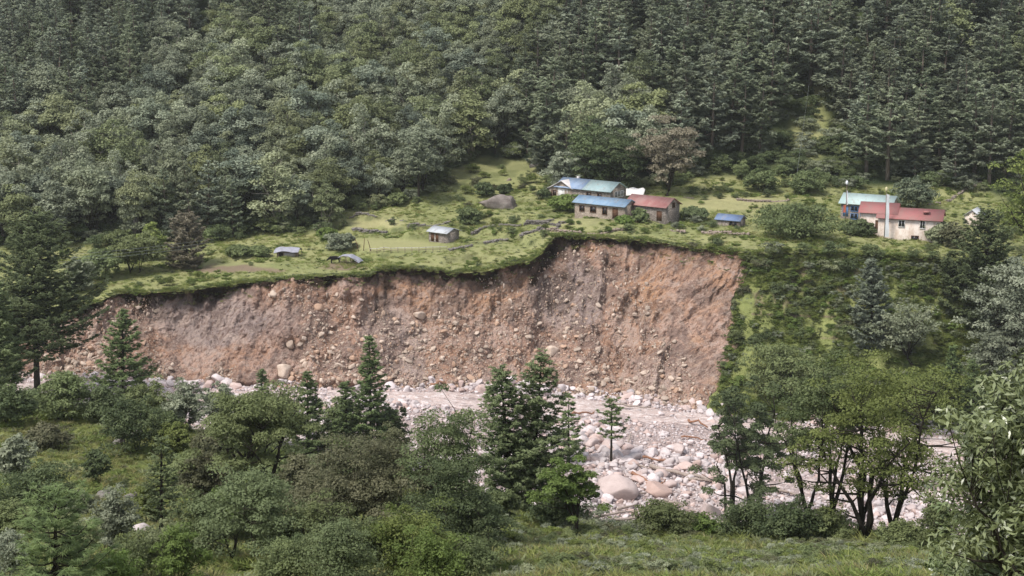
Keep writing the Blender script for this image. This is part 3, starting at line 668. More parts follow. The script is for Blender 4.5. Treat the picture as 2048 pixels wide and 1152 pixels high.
def is_broad(px, py):
    a = blob(px, py, 640, 330, 420, 150, .15) + blob(px, py, 880, 90, 260, 130, .2) + blob(px, py, 100, 420, 260, 100, .2) + blob(px, py, 420, 170, 110, 80, .2) + blob(px, py, 1230, 310, 110, 90, .2) * .8
    a = a - blob(px, py, 820, 300, 60, 60) * .3
    return a
def build_forest():
    rng = np.random.default_rng(5)
    pts = []
    sp = 6.3
    D = 300.
    rows = np.arange(300, 660, sp * .8)
    for r, D in enumerate(rows):
        xs = np.arange(-.42 * D, .42 * D, sp) + (r % 2) * sp / 2
        x = xs + rng.uniform(-2.3, 2.3, len(xs)); y = D + rng.uniform(-2.3, 2.3, len(xs))
        pts.append(np.stack([x, y], 1))
    p = np.concatenate(pts); z = zfun(p[:, 0], p[:, 1]); px, py = proj(p[:, 0], p[:, 1], z)
    ok = (py < forest_line(px) - 2) & (p[:, 1] > 296) & (p[:, 1] > DT(p[:, 0] / p[:, 1]) + 12)
    ok &= ~((np.abs(px - 1622) < 38 + 34 * (py > 270)) & (py > 195) & (py < 400))
    ok &= ~((px > 1380) & (px < 1560) & (py > 318) & (rng.random(len(px)) < .6))
    ok &= ~((np.abs(px - 400) < 40) & (np.abs(py - 120) < 26))
    ok &= ~((px > 1000) & (rng.random(len(px)) < .30)); ok &= ~((px < 450) & (py < 330) & (rng.random(len(px)) < .2))
    p, z, px, py = p[ok], z[ok], px[ok], py[ok]
    b = is_broad(px, py) + rng.normal(0, .18, len(px)) > .5
    b |= rng.random(len(px)) < .05; b &= ~((px > 1300) & (rng.random(len(px)) < .8))
    edge = forest_line(px) - py
    H = np.where(b, rng.uniform(7.5, 17.5, len(px)), rng.uniform(10.5, 22, len(px))) * np.where(p[:, 1] > 420, .93, 1.)
    H *= np.where(px > 1000, 1.08, .95)
    # visible ones in the frame
    vis = (px > -60) & (px < 2110) & (py - H * F / p[:, 1] < 1100) & (py > -20)
    topvis = vis
    order = np.argsort(p[:, 1] - (1e4 * topvis))
    ind = set(); cnt = {0: 0, 1: 0}
    for i in order:
        if not topvis[i]: continue
        k = int(b[i])
        if cnt[k] < 290: ind.add(i); cnt[k] += 1
    col_names = [(-999, 90, 'at far left'), (90, 190, 'above the big left pine'), (190, 300, 'above the rounded terrace tree'), (300, 430, 'above the brown conifer'), (430, 560, 'left of the tarp-roofed hut'), (560, 700, 'above the tarp-roofed hut'), (700, 860, 'behind the stone hut'), (860, 980, 'left of the big boulder'), (980, 1090, 'behind the big boulder'),
                 (1090, 1280, 'behind the two-coloured roof'), (1280, 1400, 'behind the maroon roof'), (1400, 1500, 'above the low blue hut'), (1500, 1600, 'left of the clearing'), (1600, 1720, 'right of the clearing'), (1720, 1860, 'behind the red roof'), (1860, 1950, 'above the climbing wall'), (1950, 9999, 'at far right')]
    row_names = [(330, 9999, 'at the forest edge'), (280, 330, 'just above the edge'), (220, 280, 'on the lower slope'), (110, 220, 'halfway up the slope'), (-9999, 110, 'high on the slope')]
    rest = []; rot = []; scl = []; var = []
    for i in range(len(p)):
        k = int(rng.integers(0, 6)); rz = rng.uniform(0, 6.28); ws = rng.uniform(.85, 1.25) * (1.12 if px[i] > 1000 else 1)
        if b[i]: s = H[i] / 14; ms = BROAD[k]; kk = k + 6
        else: s = H[i] / 18; ms = PINE[k]; kk = k
        if i in ind:
            cn = [n for a, c_, n in col_names if a <= px[i] < c_][0]; rn = [n for a, c_, n in row_names if a <= py[i] < c_][0]
            kind = ('broadleaf_tree', 'grey-green broadleaf tree', 'tree') if b[i] else ('pine_tree', 'blue-green pine', 'pine')
            # a look word from the real shape
            look = ('tall' if H[i] > (15.5 if b[i] else 19.5) else 'low' if H[i] < (12.5 if b[i] else 16.5) else 'middle-sized') + (' wide' if ws > 1.2 else ' slim' if ws < .94 else '')
            lab = f"{look} {kind[1]} {rn}, {cn}"
            tr_ = put_tree(ms, kind[0], (p[i, 0], p[i, 1], z[i] - .3), rz, (s * ws, s * ws, s), lab, kind[2], f"{'broadleaf trees' if b[i] else 'pines'} {rn}, {cn}"); tr_.rotation_euler = (rng.normal(0, .035), rng.normal(0, .035), rz)
        else:
            rest.append((p[i, 0], p[i, 1], z[i] - .3)); rot.append((rng.normal(0, .03), rng.normal(0, .03), rz)); scl.append((s * ws, s * ws, s)); var.append(kk)
    # sources: hidden copies are not allowed, so use the crowns and trunks of trees that stand in the scene
    src = {}
    for o in COL.objects:
        if o.parent and o.data: src.setdefault(o.data.name, o)
    S = [[src[m.name] for m in ms if m.name in src] for ms in PINE + BROAD]
    scatter_stuff('forest', 'far mixed forest of pines and broadleaf trees covering the mountainside', 'forest', rest, rot, scl, var, S)
    print('forest', len(p), len(ind), cnt)
build_forest()
def src_of(meshes):
    r = []
    for m in meshes:
        for o in COL.objects:
            if o.data == m: r.append(o); break
    return r

# ---------------------------------------------------------------- rocks
def ico(level):
    import bmesh
    bm = bmesh.new(); bmesh.ops.create_icosphere(bm, subdivisions=level, radius=1.0)
    V = np.array([v.co[:] for v in bm.verts]); T = np.array([[v.index for v in f.verts] for f in bm.faces]); bm.free(); return V, T
ICO3 = ico(3); ICO4 = ico(4)
def rock_mesh(name, seed, mat, ic=ICO3, cut=16, rough=.07, sq=(1, .8, .65)):
    rng = np.random.default_rng(seed); V, T = ic[0].copy(), ic[1]
    for _ in range(cut):                                    # facets: planes that shave the sphere
        n = unit(rng.normal(size=3)); d = rng.uniform(.45, .80); h = V @ n; m = h > d
        V[m] -= n * (h[m] - d)[:, None] * .97
    r = fbm(V[:, 0] * 1.6 + seed, V[:, 1] * 1.6, V[:, 2] * 1.6, 4, seed)
    V = V * (1 + rough * r[:, None]) * np.array(sq) * rng.uniform(.85, 1.15, 3)
    return mesh_from(name, V, tris=T, mats=[mat], smooth_=False)
RW = [rock_mesh('river_boulder', 400 + i, ROCK_W) for i in range(7)]
RS = [rock_mesh('scar_stone', 420 + i, ROCK_S) for i in range(5)]
RG = [rock_mesh('field_stone', 440 + i, ROCK_G, sq=(1, .8, .7)) for i in range(3)]

def build_river_stones():
    rng = np.random.default_rng(21)
    n = 62000
    c = rng.uniform(-.40, .42, n); u = rng.random(n); Y = DN(c) - 6 + (DB(c) + 1.5 - DN(c) + 6) * u; X = c * Y
    size = .17 * (1 - rng.random(n)) ** (-.5); size = np.clip(size, .17, 1.05)
    clus = fbm(X * .09, Y * .14, 0, 3, 22); size *= np.clip(1 + clus * .7, .5, 1.8)
    near_foot = (Y > DB(c) - 2.2)
    inwater = (Y > DB(c) - 2.5 - (8 + 2.5 * np.sin(c * 21 + 1)) + 1) & ~near_foot
    w2 = (c > .15) & (c < .37) & (Y > np.interp(c, [.12, .2, .36], [226, 223, 222])) & (Y < np.interp(c, [.12, .17, .36], [228, 230, 229]))
    keep = ~((inwater | w2) & (rng.random(n) > .14)); keep &= ~(inwater & (size > 1.0))
    X, Y, c, size = X[keep], Y[keep], c[keep], size[keep]
    Z = zfun(X, Y); px, py = proj(X, Y, Z)
    vis = (px > -20) & (px < 2068)
    hidden = (px < 1140) & (py > 880 - (px > 760) * 40) | (py > 1045) | ((px > 760) & (px < 1150) & (py > 830)) | ((px < 760) & (py > 860))
    big = np.argsort(-size * (vis & ~hidden))[:270]
    order = np.zeros(len(X), bool); order[big] = True
    for i in big:
        s = size[i]; k = int(rng.integers(7))
        part = 'at the near riverbed edge' if py[i] > 960 else 'in mid-riverbed' if py[i] > 870 else 'on the far riverbed' if Y[i] < DB(c[i]) - 4 else 'at the scar foot' if px[i] < 1430 else 'below the green slope'
        LM = [(170, 'beside the big left pine'), (300, 'behind the light green pine'), (420, 'left of the umbrella tree'), (560, 'behind the umbrella tree'), (680, 'behind the young spruces'), (800, 'by the leaning spruce'), (960, 'right of the leaning spruce'), (1110, 'behind the double pine'), (1200, 'left of the thin sapling'),
              (1260, 'right of the thin sapling'), (1330, 'above the low wide bush'), (1400, 'left of the dark riverside tree'), (1520, 'behind the dark riverside tree'), (1640, 'between the two right trees'), (1760, 'behind the spreading tree stems'), (9999, 'left of the rhododendron')]
        pl = next(n_ for a_, n_ in LM if px[i] < a_)
        sh = 'very large' if s > 1.45 else 'large' if s > 1.1 else 'mid-sized'
        o = link('river_boulder', RW[k], None, (X[i], Y[i], Z[i] + s * .22), (rng.uniform(-.4, .4), rng.uniform(-.4, .4), rng.uniform(0, 6.28)), (s, s, s))
        tag(o, f"{sh} pale boulder {part}, {pl}", 'boulder', f"boulders {part}, {pl}")
    r = ~order
    pts = np.stack([X[r], Y[r], Z[r] + size[r] * .12], 1); m = len(pts)
    src = [next(o for o in COL.objects if o.data == me) for me in RW]
    scatter_stuff('river_stones', 'pinkish white stones covering the riverbed', 'stones', pts, np.stack([rng.uniform(-.5, .5, m), rng.uniform(-.5, .5, m), rng.uniform(0, 6.28, m)], 1), np.repeat(size[r][:, None], 3, 1), rng.integers(0, 7, m), src)
    # one giant smooth slab boulder and a few named large ones
    for (qx, qy, sx, sy, sz, lab) in [(1226, 988, 4.2, 3.0, 2.4, 'largest smooth pinkish boulder of the riverbed, beside the small yellow-green tree'), (1420, 1035, 1.9, 1.6, 1.7, 'upright pale boulder at the near river edge left of the dark tree'),
                                      (1310, 985, 3.0, 2.0, 1.5, 'low broad pinkish boulder behind the crossing logs'), (1355, 905, 1.9, 1.5, 1.2, 'white square boulder in the middle of the riverbed above the logs'), (1250, 915, 1.6, 1.3, 1.0, 'pale boulder just right of the thin riverbed sapling')]:
        p = hit(qx, qy); m = rock_mesh('river_boulder', int(qx), ROCK_P, ICO4, 9, .05, (1, 1, 1))
        tag(link('river_boulder', m, None, (p[0], p[1], p[2] + sz * .25), (0, 0, rng.uniform(0, 6)), (sx, sy, sz)), lab, 'boulder')
build_river_stones()

def build_scar_stones():
    rng = np.random.default_rng(23); X, Y, Z, px, py, t = SC['scar']; nr, nc = X.shape
    n = 17000; ri = (rng.random(n) ** 1.25 * (nr * .94)).astype(int); ci = rng.integers(2, nc - 2, n)
    dens = fbm(X[ri, ci] * .12, Z[ri, ci] * .12, 0, 3, 24) + .35 * (1 - t[ri, ci]) + .9 * blob(px[ri, ci], py[ri, ci], 1230, 720, 130, 60) + .5 * blob(px[ri, ci], py[ri, ci], 880, 690, 200, 50) - 1.2 * blob(px[ri, ci], py[ri, ci], 1400, 600, 90, 170) - .8 * blob(px[ri, ci], py[ri, ci], 420, 640, 80, 50)
    k = dens + rng.normal(0, .25, n) > -.05; ri, ci = ri[k], ci[k]; n = len(ri)
    size = np.clip(.10 * (1 - rng.random(n)) ** (-.45), .10, .66) * (1.35 - .5 * t[ri, ci])
    p = np.stack([X[ri, ci], Y[ri, ci] - size * .15, Z[ri, ci] + size * .1], 1)
    big = np.argsort(-size)[:170]; mask = np.zeros(n, bool); mask[big] = True
    for i in big:
        a, b = px[ri[i], ci[i]], t[ri[i], ci[i]]
        rn = 'high on the landslide scar' if b > .6 else 'halfway up the landslide scar' if b > .25 else 'at the foot of the landslide scar'
        pl = next(n_ for a_, n_ in [(240, 'at its left end'), (380, 'above the light green pine'), (520, 'left of the tarp shed'), (640, 'below the tarp shed'), (760, 'below the open shelter'), (880, 'left of the stone hut'), (980, 'below the stone hut'), (1110, 'at the inner corner'), (1220, 'below the blue roof'), (1350, 'below the maroon roof'), (9999, 'near its right end')] if a < a_); sw = 'large' if size[i] > .75 else 'small'
        tag(link('scar_stone', RS[int(rng.integers(5))], None, p[i], rng.uniform(-.6, .6, 3) * [1, 1, 5], [size[i]] * 3), f"{sw} tan stone stuck {rn}, {pl}", 'stone', f"stones {rn}, {pl}")
    r = ~mask; m = r.sum()
    src = [next(o for o in COL.objects if o.data == me) for me in RS]
    scatter_stuff('scree', 'small tan stones and rubble in the landslide soil', 'rubble', p[r], rng.uniform(-3, 3, (m, 3)), np.repeat(size[r][:, None], 3, 1), rng.integers(0, 5, m), src)
    for qx, qy, s, lab in [(645, 616, 1.2, 'round grey boulder high on the scar below the open shelter'), (838, 628, 1.15, 'pale angular boulder on the scar below the stone hut'), (555, 590, .8, 'flat pale stone near the top of the scar'), (585, 690, .9, 'white boulder in the middle of the scar'),
                           (1105, 702, 1.3, 'pale pointed slab at the scar foot beside the double pine top'), (570, 742, 1.6, 'big grey boulder at the foot of the scar, left part')]:
        i = np.argmin(((px - qx) ** 2 + (py - qy) ** 2).ravel()); q = (X.ravel()[i], Y.ravel()[i] - .3, Z.ravel()[i])
        tag(link('scar_stone', rock_mesh('scar_stone', int(qx), ROCK_S, ICO3, 7, .08, (1.2, 1, .85)), None, q, (.2, .3, 1), (s, s, s)), lab, 'stone')
build_scar_stones()

# ---------------------------------------------------------------- driftwood
WOOD_G = bark_mat('weathered_wood', (.25, .20, .17), (.40, .33, .29)); WOOD_R = bark_mat('wet_red_wood', (.22, .11, .07), (.33, .18, .12))
def build_logs():
    rng = np.random.default_rng(31)
    L = [(1265, 957, 1320, 990, .16, 'r'), (1300, 945, 1440, 972, .20, 'g'), (1372, 968, 1425, 972, .14, 'g'), (1236, 1030, 1270, 1018, .12, 'g'), (1190, 1043, 1262, 1034, .14, 'g'), (1360, 880, 1412, 886, .10, 'r'), (1285, 925, 1345, 932, .12, 'r'),
         (1230, 920, 1300, 948, .13, 'g'), (1215, 818, 1300, 824, .12, 'g'), (1140, 838, 1190, 832, .12, 'r'), (1375, 848, 1415, 862, .13, 'r'), (1315, 985, 1330, 968, .10, 'r'), (1240, 1000, 1290, 994, .12, 'g'), (1540, 985, 1600, 1000, .14, 'g'), (1610, 880, 1660, 890, .10, 'r'),
         (860, 778, 915, 770, .14, 'r'), (1255, 898, 1262, 875, .09, 'g'), (1200, 1055, 1290, 1046, .16, 'g'), (1330, 1010, 1390, 1030, .10, 'g')]
    for i, (ax, ay, bx, by, r, k) in enumerate(L):
        r *= 1.5
        a, b = hit(ax, ay), hit(bx, by); a[2] += .55 + r; b[2] += .45 + r; t = np.linspace(0, 1, 7)[:, None]; pts = a + (b - a) * t + rng.normal(0, .12, (7, 3))
        mb = MB(); mb.tube(pts, np.linspace(r * 1.2, r * .6, 7), 7)
        for _ in range(3):
            j = int(rng.integers(2, 6)); d = unit(rng.normal(size=3)) * [1, 1, .4]; mb.tube([pts[j], pts[j] + d * rng.uniform(.5, 1.3)], [r * .4, r * .1], 5)
        ln = 'long' if np.linalg.norm(b - a) > 5 else 'short'
        pl = 'beside the largest boulder' if ax < 1300 and ay > 940 else 'in the middle of the riverbed' if 800 < ay <= 960 else 'at the near edge of the riverbed' if ay > 960 else 'at the foot of the scar'
        o = mb.build('driftwood_log', WOOD_R if k == 'r' else WOOD_G, None, True)
        tag(o, f"{ln} {'reddish' if k == 'r' else 'grey'} driftwood log lying {pl}" + (' behind the trees' if ax > 1500 else ''), 'log', 'driftwood logs on the riverbed')
build_logs()

# ---------------------------------------------------------------- buildings
STONE_T = None
def wall_mat(name, a, b, mortar, scale=2.2):
    k = N(name); co = k.coord(1, 1, 1.9)
    v = k.n('TexVoronoi', _feature='DISTANCE_TO_EDGE', Scale=scale); k.t.links.new(co, v.inputs['Vector'])
    v2 = k.n('TexVoronoi', _feature='F1', Scale=scale); k.t.links.new(co, v2.inputs['Vector'])
    bw = k.n('RGBToBW', Color=v2.outputs['Color']).outputs[0]
    c = k.mix(bw, a, b); c = k.mix(k.ramp(v.outputs['Distance'], [(.02, 0.0), (.10, 1.0)]), mortar, c)
    c = k.mix(k.ramp(k.noise(.7, 4, .6, k.coord()), [(.4, .0), (.65, .45)]), c, tuple(x * .5 for x in a))
    return k.done(k.bsdf(c, .95, k.bump(v.outputs['Distance'], .6, .1), .1))
STONE = wall_mat('stone_wall', (.20, .165, .14), (.36, .315, .28), (.10, .085, .07))
STONE_L = wall_mat('tan_stone_wall', (.30, .24, .19), (.42, .35, .29), (.20, .16, .13))
DRY = wall_mat('dry_stone', (.16, .145, .13), (.34, .31, .29), (.05, .045, .035), 3.0)
def white_mat():
    k = N('stained_whitewash'); co = k.coord(1, 1, .5); n = k.noise(1.0, 5, .7, co); n2 = k.noise(4, 4, .7, co)
    c = k.mix(k.ramp(n, [(.42, 0.0), (.62, 1.0)]), (.66, .58, .52), (.50, .40, .33)); c = k.mix(k.ramp(n2, [(.58, 0.0), (.7, .6)]), c, (.28, .22, .18))
    return k.done(k.bsdf(c, .9, k.bump(n2, .4, .04), .1))
WHITE = white_mat()
def roof_mat(name, a, b):
    k = N(name); n = k.noise(.8, 4, .6, k.coord(1, .4, 1)); w_ = k.n('TexWave', Scale=2.2, Distortion=0.0); k.t.links.new(k.coord(), w_.inputs['Vector'])
    c = k.mix(k.ramp(n, [(.4, 0.0), (.65, 1.0)]), a, b); c = k.mix(k.ramp(k.noise(1.7, 5, .7, k.coord(1, .35, 1)), [(.55, 0.0), (.68, .55)]), c, (.24, .16, .12)); c = k.mix(k.ramp(w_.outputs['Fac'], [(.0, .35), (.12, 0.0)]), c, (.12, .12, .12))
    return k.done(k.bsdf(c, .6, k.bump(w_.outputs['Fac'], .5, .05), .4))
RED = roof_mat('red_tin', (.36, .125, .12), (.31, .15, .135)); MAROON = roof_mat('maroon_tin', (.30, .115, .105), (.36, .20, .18)); BLUE = roof_mat('blue_tin', (.17, .28, .41), (.26, .36, .46))
GREEN = roof_mat('green_tin', (.38, .50, .48), (.44, .54, .52)); TEAL = roof_mat('teal_tin', (.28, .39, .40), (.36, .45, .46)); SLATE = roof_mat('slate_blue_tin', (.13, .19, .33), (.2, .27, .40)); BLUE2 = roof_mat('worn_blue_tin', (.21, .29, .43), (.30, .38, .50))
TIN = roof_mat('grey_tin', (.50, .52, .54), (.42, .44, .47)); PALE = roof_mat('pale_tin', (.62, .58, .57), (.5, .47, .46))
TARP = simple_mat('grey_tarpaulin', (.33, .33, .38), .6, .3, 1.5, .3); TARP_W = simple_mat('white_tarpaulin', (.74, .72, .70), .6, .15, 1.0, .3)
GLASSD = simple_mat('dark_window', (.015, .016, .02), .25, .2, 2, 0, .5); FRAME_B = simple_mat('blue_paint', (.12, .22, .42), .5, .2, 3); FRAME_W = simple_mat('white_paint', (.68, .66, .64), .6, .15, 3)
WOOD_D = simple_mat('brown_wood', (.12, .06, .035), .8, .35, 4); WOOD_L = simple_mat('grey_wood', (.22, .17, .13), .85, .35, 4)
BLACKM = simple_mat('dark_underside', (.03, .025, .022), .9, .2, 4)

def house(name, px, py, ang, L, Wd, wh, rise, wall, roofs, label, openings=(), over=.45, ridge_off=0., cat='house', group=None, base=None, parent_roof='roof'):
    """ridge along local X; front (door side) is local -Y. openings: (face, along, z, w, h, kind, framemat)"""
    p = hit(px, py) if base is None else base
    o = empty(name, (p[0], p[1], p[2]), R(ang)); tag(o, label, cat, group)
    mb = MB(); x0, x1, y0, y1, b = -L / 2, L / 2, -Wd / 2, Wd / 2, -1.2; ry = ridge_off
    V = [(x0, y0, b), (x1, y0, b), (x1, y1, b), (x0, y1, b), (x0, y0, wh), (x1, y0, wh), (x1, y1, wh), (x0, y1, wh), (x0, ry, wh + rise), (x1, ry, wh + rise)]
    mb.add(V, [(0, 1, 5, 4), (2, 3, 7, 6), (1, 2, 6, 5), (3, 0, 4, 7), (4, 5, 9, 8), (6, 7, 8, 9)], [(5, 6, 9), (7, 4, 8)])
    mb.build('wall', wall, o)
    n = len(roofs); th = .09
    for i, rm in enumerate(roofs):
        xa = x0 - over + (L + 2 * over) * (i / n) + (.003 if i else 0); xb = x0 - over + (L + 2 * over) * ((i + 1) / n)
        mb = MB()
        for (ye, sgn) in ((y0, -1), (y1, 1)):
            k = rise / abs(ye - ry); ee = ye + sgn * over; ze = wh - k * over + .05; zr = wh + rise + .05
            V = [(xa, ee, ze), (xb, ee, ze), (xb, ry, zr), (xa, ry, zr)]; V += [(a_, b_, c_ + th) for a_, b_, c_ in V]
            mb.add(V, [(0, 3, 2, 1), (4, 5, 6, 7), (0, 1, 5, 4), (1, 2, 6, 5), (2, 3, 7, 6), (3, 0, 4, 7)])
        mb.build('roof', rm, o)
    for (face, al, z, w_, h, kind, fm) in openings:
        mb = MB(); fr = MB(); d = .06; t = .12
        def bx(m, a0, a1, z0, z1, d0, d1):
            if face == 'F': m.box(a0, a1, y0 - d1, y0 - d0, z0, z1)
            elif face == 'R': m.box(x1 + d0, x1 + d1, a0, a1, z0, z1)
            else: m.box(x0 - d1, x0 - d0, a0, a1, z0, z1)
        bx(mb, al - w_ / 2, al + w_ / 2, z, z + h, -.02, .03)
        bx(fr, al - w_ / 2 - t, al + w_ / 2 + t, z + h + .003, z + h + t, -.02, .09); bx(fr, al - w_ / 2 - t, al - w_ / 2 - .003, z, z + h, -.02, .09); bx(fr, al + w_ / 2 + .003, al + w_ / 2 + t, z, z + h, -.02, .09)
        if kind == 'window':
            bx(fr, al - w_ / 2 - t, al + w_ / 2 + t, z - t, z - .003, -.02, .12); bx(fr, al - .04, al + .04, z + .003, z + h - .003, .033, .08)
        pn = mb.build(kind, GLASSD if kind == 'window' else (fm if fm in (FRAME_B, FRAME_W) else WOOD_D), o); fr.build('frame', fm or WOOD_D, pn)
    return o
HS = {}
def build_houses():
    HS['long'] = house('stone_house', 1182, 398, -36, 13.5, 6.4, 2.5, 1.5, STONE, [BLUE2, TEAL], 'long stone house with half blue half green tin roof, behind the blue-roofed house',
        [('F', -4.6, .4, 1.2, 1.5, 'window', FRAME_W), ('F', 1.5, .7, 1.0, 1.1, 'window', WOOD_D), ('F', 4.2, .7, .9, 1.1, 'window', WOOD_D), ('R', -.8, 1.0, .8, 1.1, 'window', FRAME_W), ('R', .4, 1.0, .8, 1.1, 'window', FRAME_W), ('R', 1.6, 1.0, .7, 1.1, 'window', FRAME_W)])
    # the front wing at its left end with a gable towards the valley
    w_ = house('stone_house', 1140, 396, 54, 6.2, 5.0, 2.6, 1.4, STONE_L, [PALE], 'pale gabled stone house with white door at the left end of the long house',
        [('L', .2, .1, 1.3, 2.1, 'door', FRAME_W), ('L', 1.9, .7, .7, 1.1, 'window', WOOD_D)])
    w2 = house('stone_house', 1122, 395, 54, 4.6, 3.6, 2.1, .9, STONE_L, [PALE], 'small pale lean-to stone house with dark opening, leftmost of the hamlet', [('L', 0, .5, 1.6, 1.1, 'window', WOOD_D)], over=.3)
    HS['blue'] = house('stone_house', 1210, 431, -34, 11.4, 4.6, 2.6, 1.0, STONE_L, [BLUE], 'tan stone house with a bright blue tin roof beside the maroon-roofed house',
        [('F', -4.0, .9, 1.0, 1.0, 'window', WOOD_D), ('F', -1.4, .9, 1.2, 1.0, 'window', WOOD_D), ('F', 1.3, .7, .9, 1.3, 'window', WOOD_D), ('F', 3.7, .0, 1.0, 2.0, 'door', WOOD_D)])
    HS['maroon'] = house('stone_house', 1305, 437, -36, 9.0, 5.6, 3.0, 1.4, STONE, [MAROON], 'grey stone house with a faded maroon tin roof, right of the blue-roofed house',
        [('F', 3.2, .2, .9, 1.8, 'door', WOOD_D), ('R', .4, 2.6, .8, .8, 'window', WOOD_D)])
    HS['hut'] = house('small_hut', 1461, 452, -30, 4.9, 3.2, 1.4, .8, STONE, [SLATE], 'low hut with a dark blue tin roof standing alone right of the maroon-roofed house', [('F', 1.2, .2, 1.6, .9, 'window', WOOD_L)], over=.3, cat='hut')
    HS['green'] = house('stone_house', 1738, 436, -28, 10.0, 6.0, 3.2, 1.5, STONE, [GREEN], 'stone house with pale green tin roof and blue shutters behind the red roofs',
        [('F', -4.0, .5, .8, 1.9, 'door', FRAME_B), ('F', -2.2, .1, 1.3, 1.0, 'window', FRAME_B), ('F', -2.2, 1.7, 1.3, .9, 'window', FRAME_B), ('F', -.3, .9, 1.1, 1.4, 'window', FRAME_B)])
    HS['redr'] = house('whitewashed_house', 1820, 476, -20, 11.6, 6.0, 4.2, 1.5, WHITE, [RED], 'two-storey whitewashed house with bright red tin roof, nearest to the cliff edge',
        [('F', -1.4, 2.6, 1.0, 1.2, 'window', FRAME_W), ('F', 2.5, 2.5, .8, 1.4, 'window', FRAME_W), ('F', 1.2, .0, 1.2, .9, 'window', WOOD_D)])
    HS['redl'] = house('whitewashed_house', 1758, 466, -20, 6.6, 5.6, 4.3, 1.5, WHITE, [RED], 'higher left wing of the red-roofed house, with dark doorway behind a bush', [('F', 0.4, .3, 1.5, 2.4, 'door', WOOD_D)])
    HS['far'] = house('small_hut', 1948, 446, 60, 4.0, 3.0, 1.7, 1.1, WHITE, [TIN], 'small white gabled hut at far right half hidden by the dark pine', over=.3, cat='hut')
    HS['shut'] = house('stone_hut', 888, 482, -38, 4.6, 3.8, 2.0, .7, STONE, [TIN], 'small stone hut with a pale grey tin roof alone on the terrace',
        [('F', -1.3, .1, .5, 1.5, 'door', WOOD_D), ('F', -.1, .1, .4, 1.5, 'door', WOOD_D)], over=.4, cat='hut')
    # chimney flap on the red roof
    mb = MB(); mb.box(-.6, .6, -.5, .5, 0, .35); mb.build('roof_vent', RED, HS['redr'], loc=(3.0, -1.6, 5.3), rot=(.0, 0, 0))
    mb = MB(); mb.box(-.25, .25, -.25, .25, 0, .6); mb.build('chimney', PALE, HS['long'], loc=(-3.5, .3, 3.9))
    # white tent behind the long house
    p = hit(1271, 392); o = empty('tarpaulin_tent', p, R(-20)); tag(o, 'white tarpaulin tent behind the right end of the long house', 'tent')
    x = np.linspace(-2.1, 2.1, 13)[:, None]; y = np.linspace(-1.9, 1.9, 13)[None]; Z = 1.7 - np.abs(y) * .75 - .12 * np.sin(x * 3) + 0 * x; Z = Z - .25 * (np.abs(x) > 1.9)
    link('cover', grid_mesh('tent_cover', x + 0 * y, y + 0 * x, Z, TARP_W), o)
    mb = MB()
    for xx in (-1.9, 1.9): mb.tube([(xx, 0, -.2), (xx, 0, 1.55)], .05, 6)
    mb.build('pole', WOOD_L, o)
    # shed under a grey tarpaulin
    p = hit(577, 514); o = empty('tarpaulin_shed', p, R(-8)); tag(o, 'low wooden shed under a sagging grey tarpaulin on the left meadow', 'shed')
    mb = MB(); mb.box(-1.95, 1.7, -1.2, 1.2, -.4, 1.15); mb.build('wall', WOOD_L, o)
    mb = MB(); mb.box(-1.5, -.7, -1.24, -1.203, 0, 1.0); mb.build('door', BLACKM, o)
    mb = MB(); mb.box(-.5, 1.6, -1.235, -1.203, .15, .95); mb.build('board', simple_mat('grey_boards', (.27, .25, .25), .8, .3, 3), o)
    x = np.linspace(-2.5, 2.4, 25)[:, None]; y = np.linspace(-1.7, 1.7, 15)[None]; Z = 1.95 - .34 * np.abs(y) ** 1.2 - .07 * x ** 2 * (.6 + .2 * np.sin(x * 2)) - .07 * np.cos(y * 5 + x * 2)
    t0 = grid_mesh('tarpaulin', x + 0 * y, y + 0 * x, Z, TARP); link('tarpaulin', t0, o)
    mb = MB(); mb.tube([(2.3, 1.2, -.3), (2.3, 1.2, 1.4)], .05); mb.tube([(2.3, -1.5, -.3), (2.3, -1.5, 1.3)], .05); mb.build('post', WOOD_L, o)
    # open shelter
    p = hit(700, 528); o = empty('open_shelter', p, R(-15)); tag(o, 'open pole shelter with a curved grey tarpaulin near the cliff edge', 'shelter')
    x = np.linspace(-2.3, 2.2, 19)[:, None]; y = np.linspace(-1.3, 1.3, 9)[None]; Z = 1.75 - .17 * (x + .5) ** 2 - .12 * np.abs(y) + .05 * np.sin(x * 4 + y); Z = np.maximum(Z, .45)
    link('tarpaulin', grid_mesh('tarpaulin', x + 0 * y, y + 0 * x, Z, TARP), o)
    for xx in (-1.4, -.3, .7, 1.7):
        for yy in (-1.15, 1.15):
            mb = MB(); mb.tube([(xx, yy, -.3), (xx + .05, yy, 1.6 - .17 * (xx + .5) ** 2)], .05); mb.build('post', WOOD_L, o)
    mb = MB(); mb.tube([(-1.5, -1.2, 1.5), (0, -1.2, 1.62), (1.8, -1.2, .9)], .04); mb.tube([(-1.5, -1.2, .6), (1.8, -1.2, .55)], .035); mb.build('rail', WOOD_L, o)
build_houses()

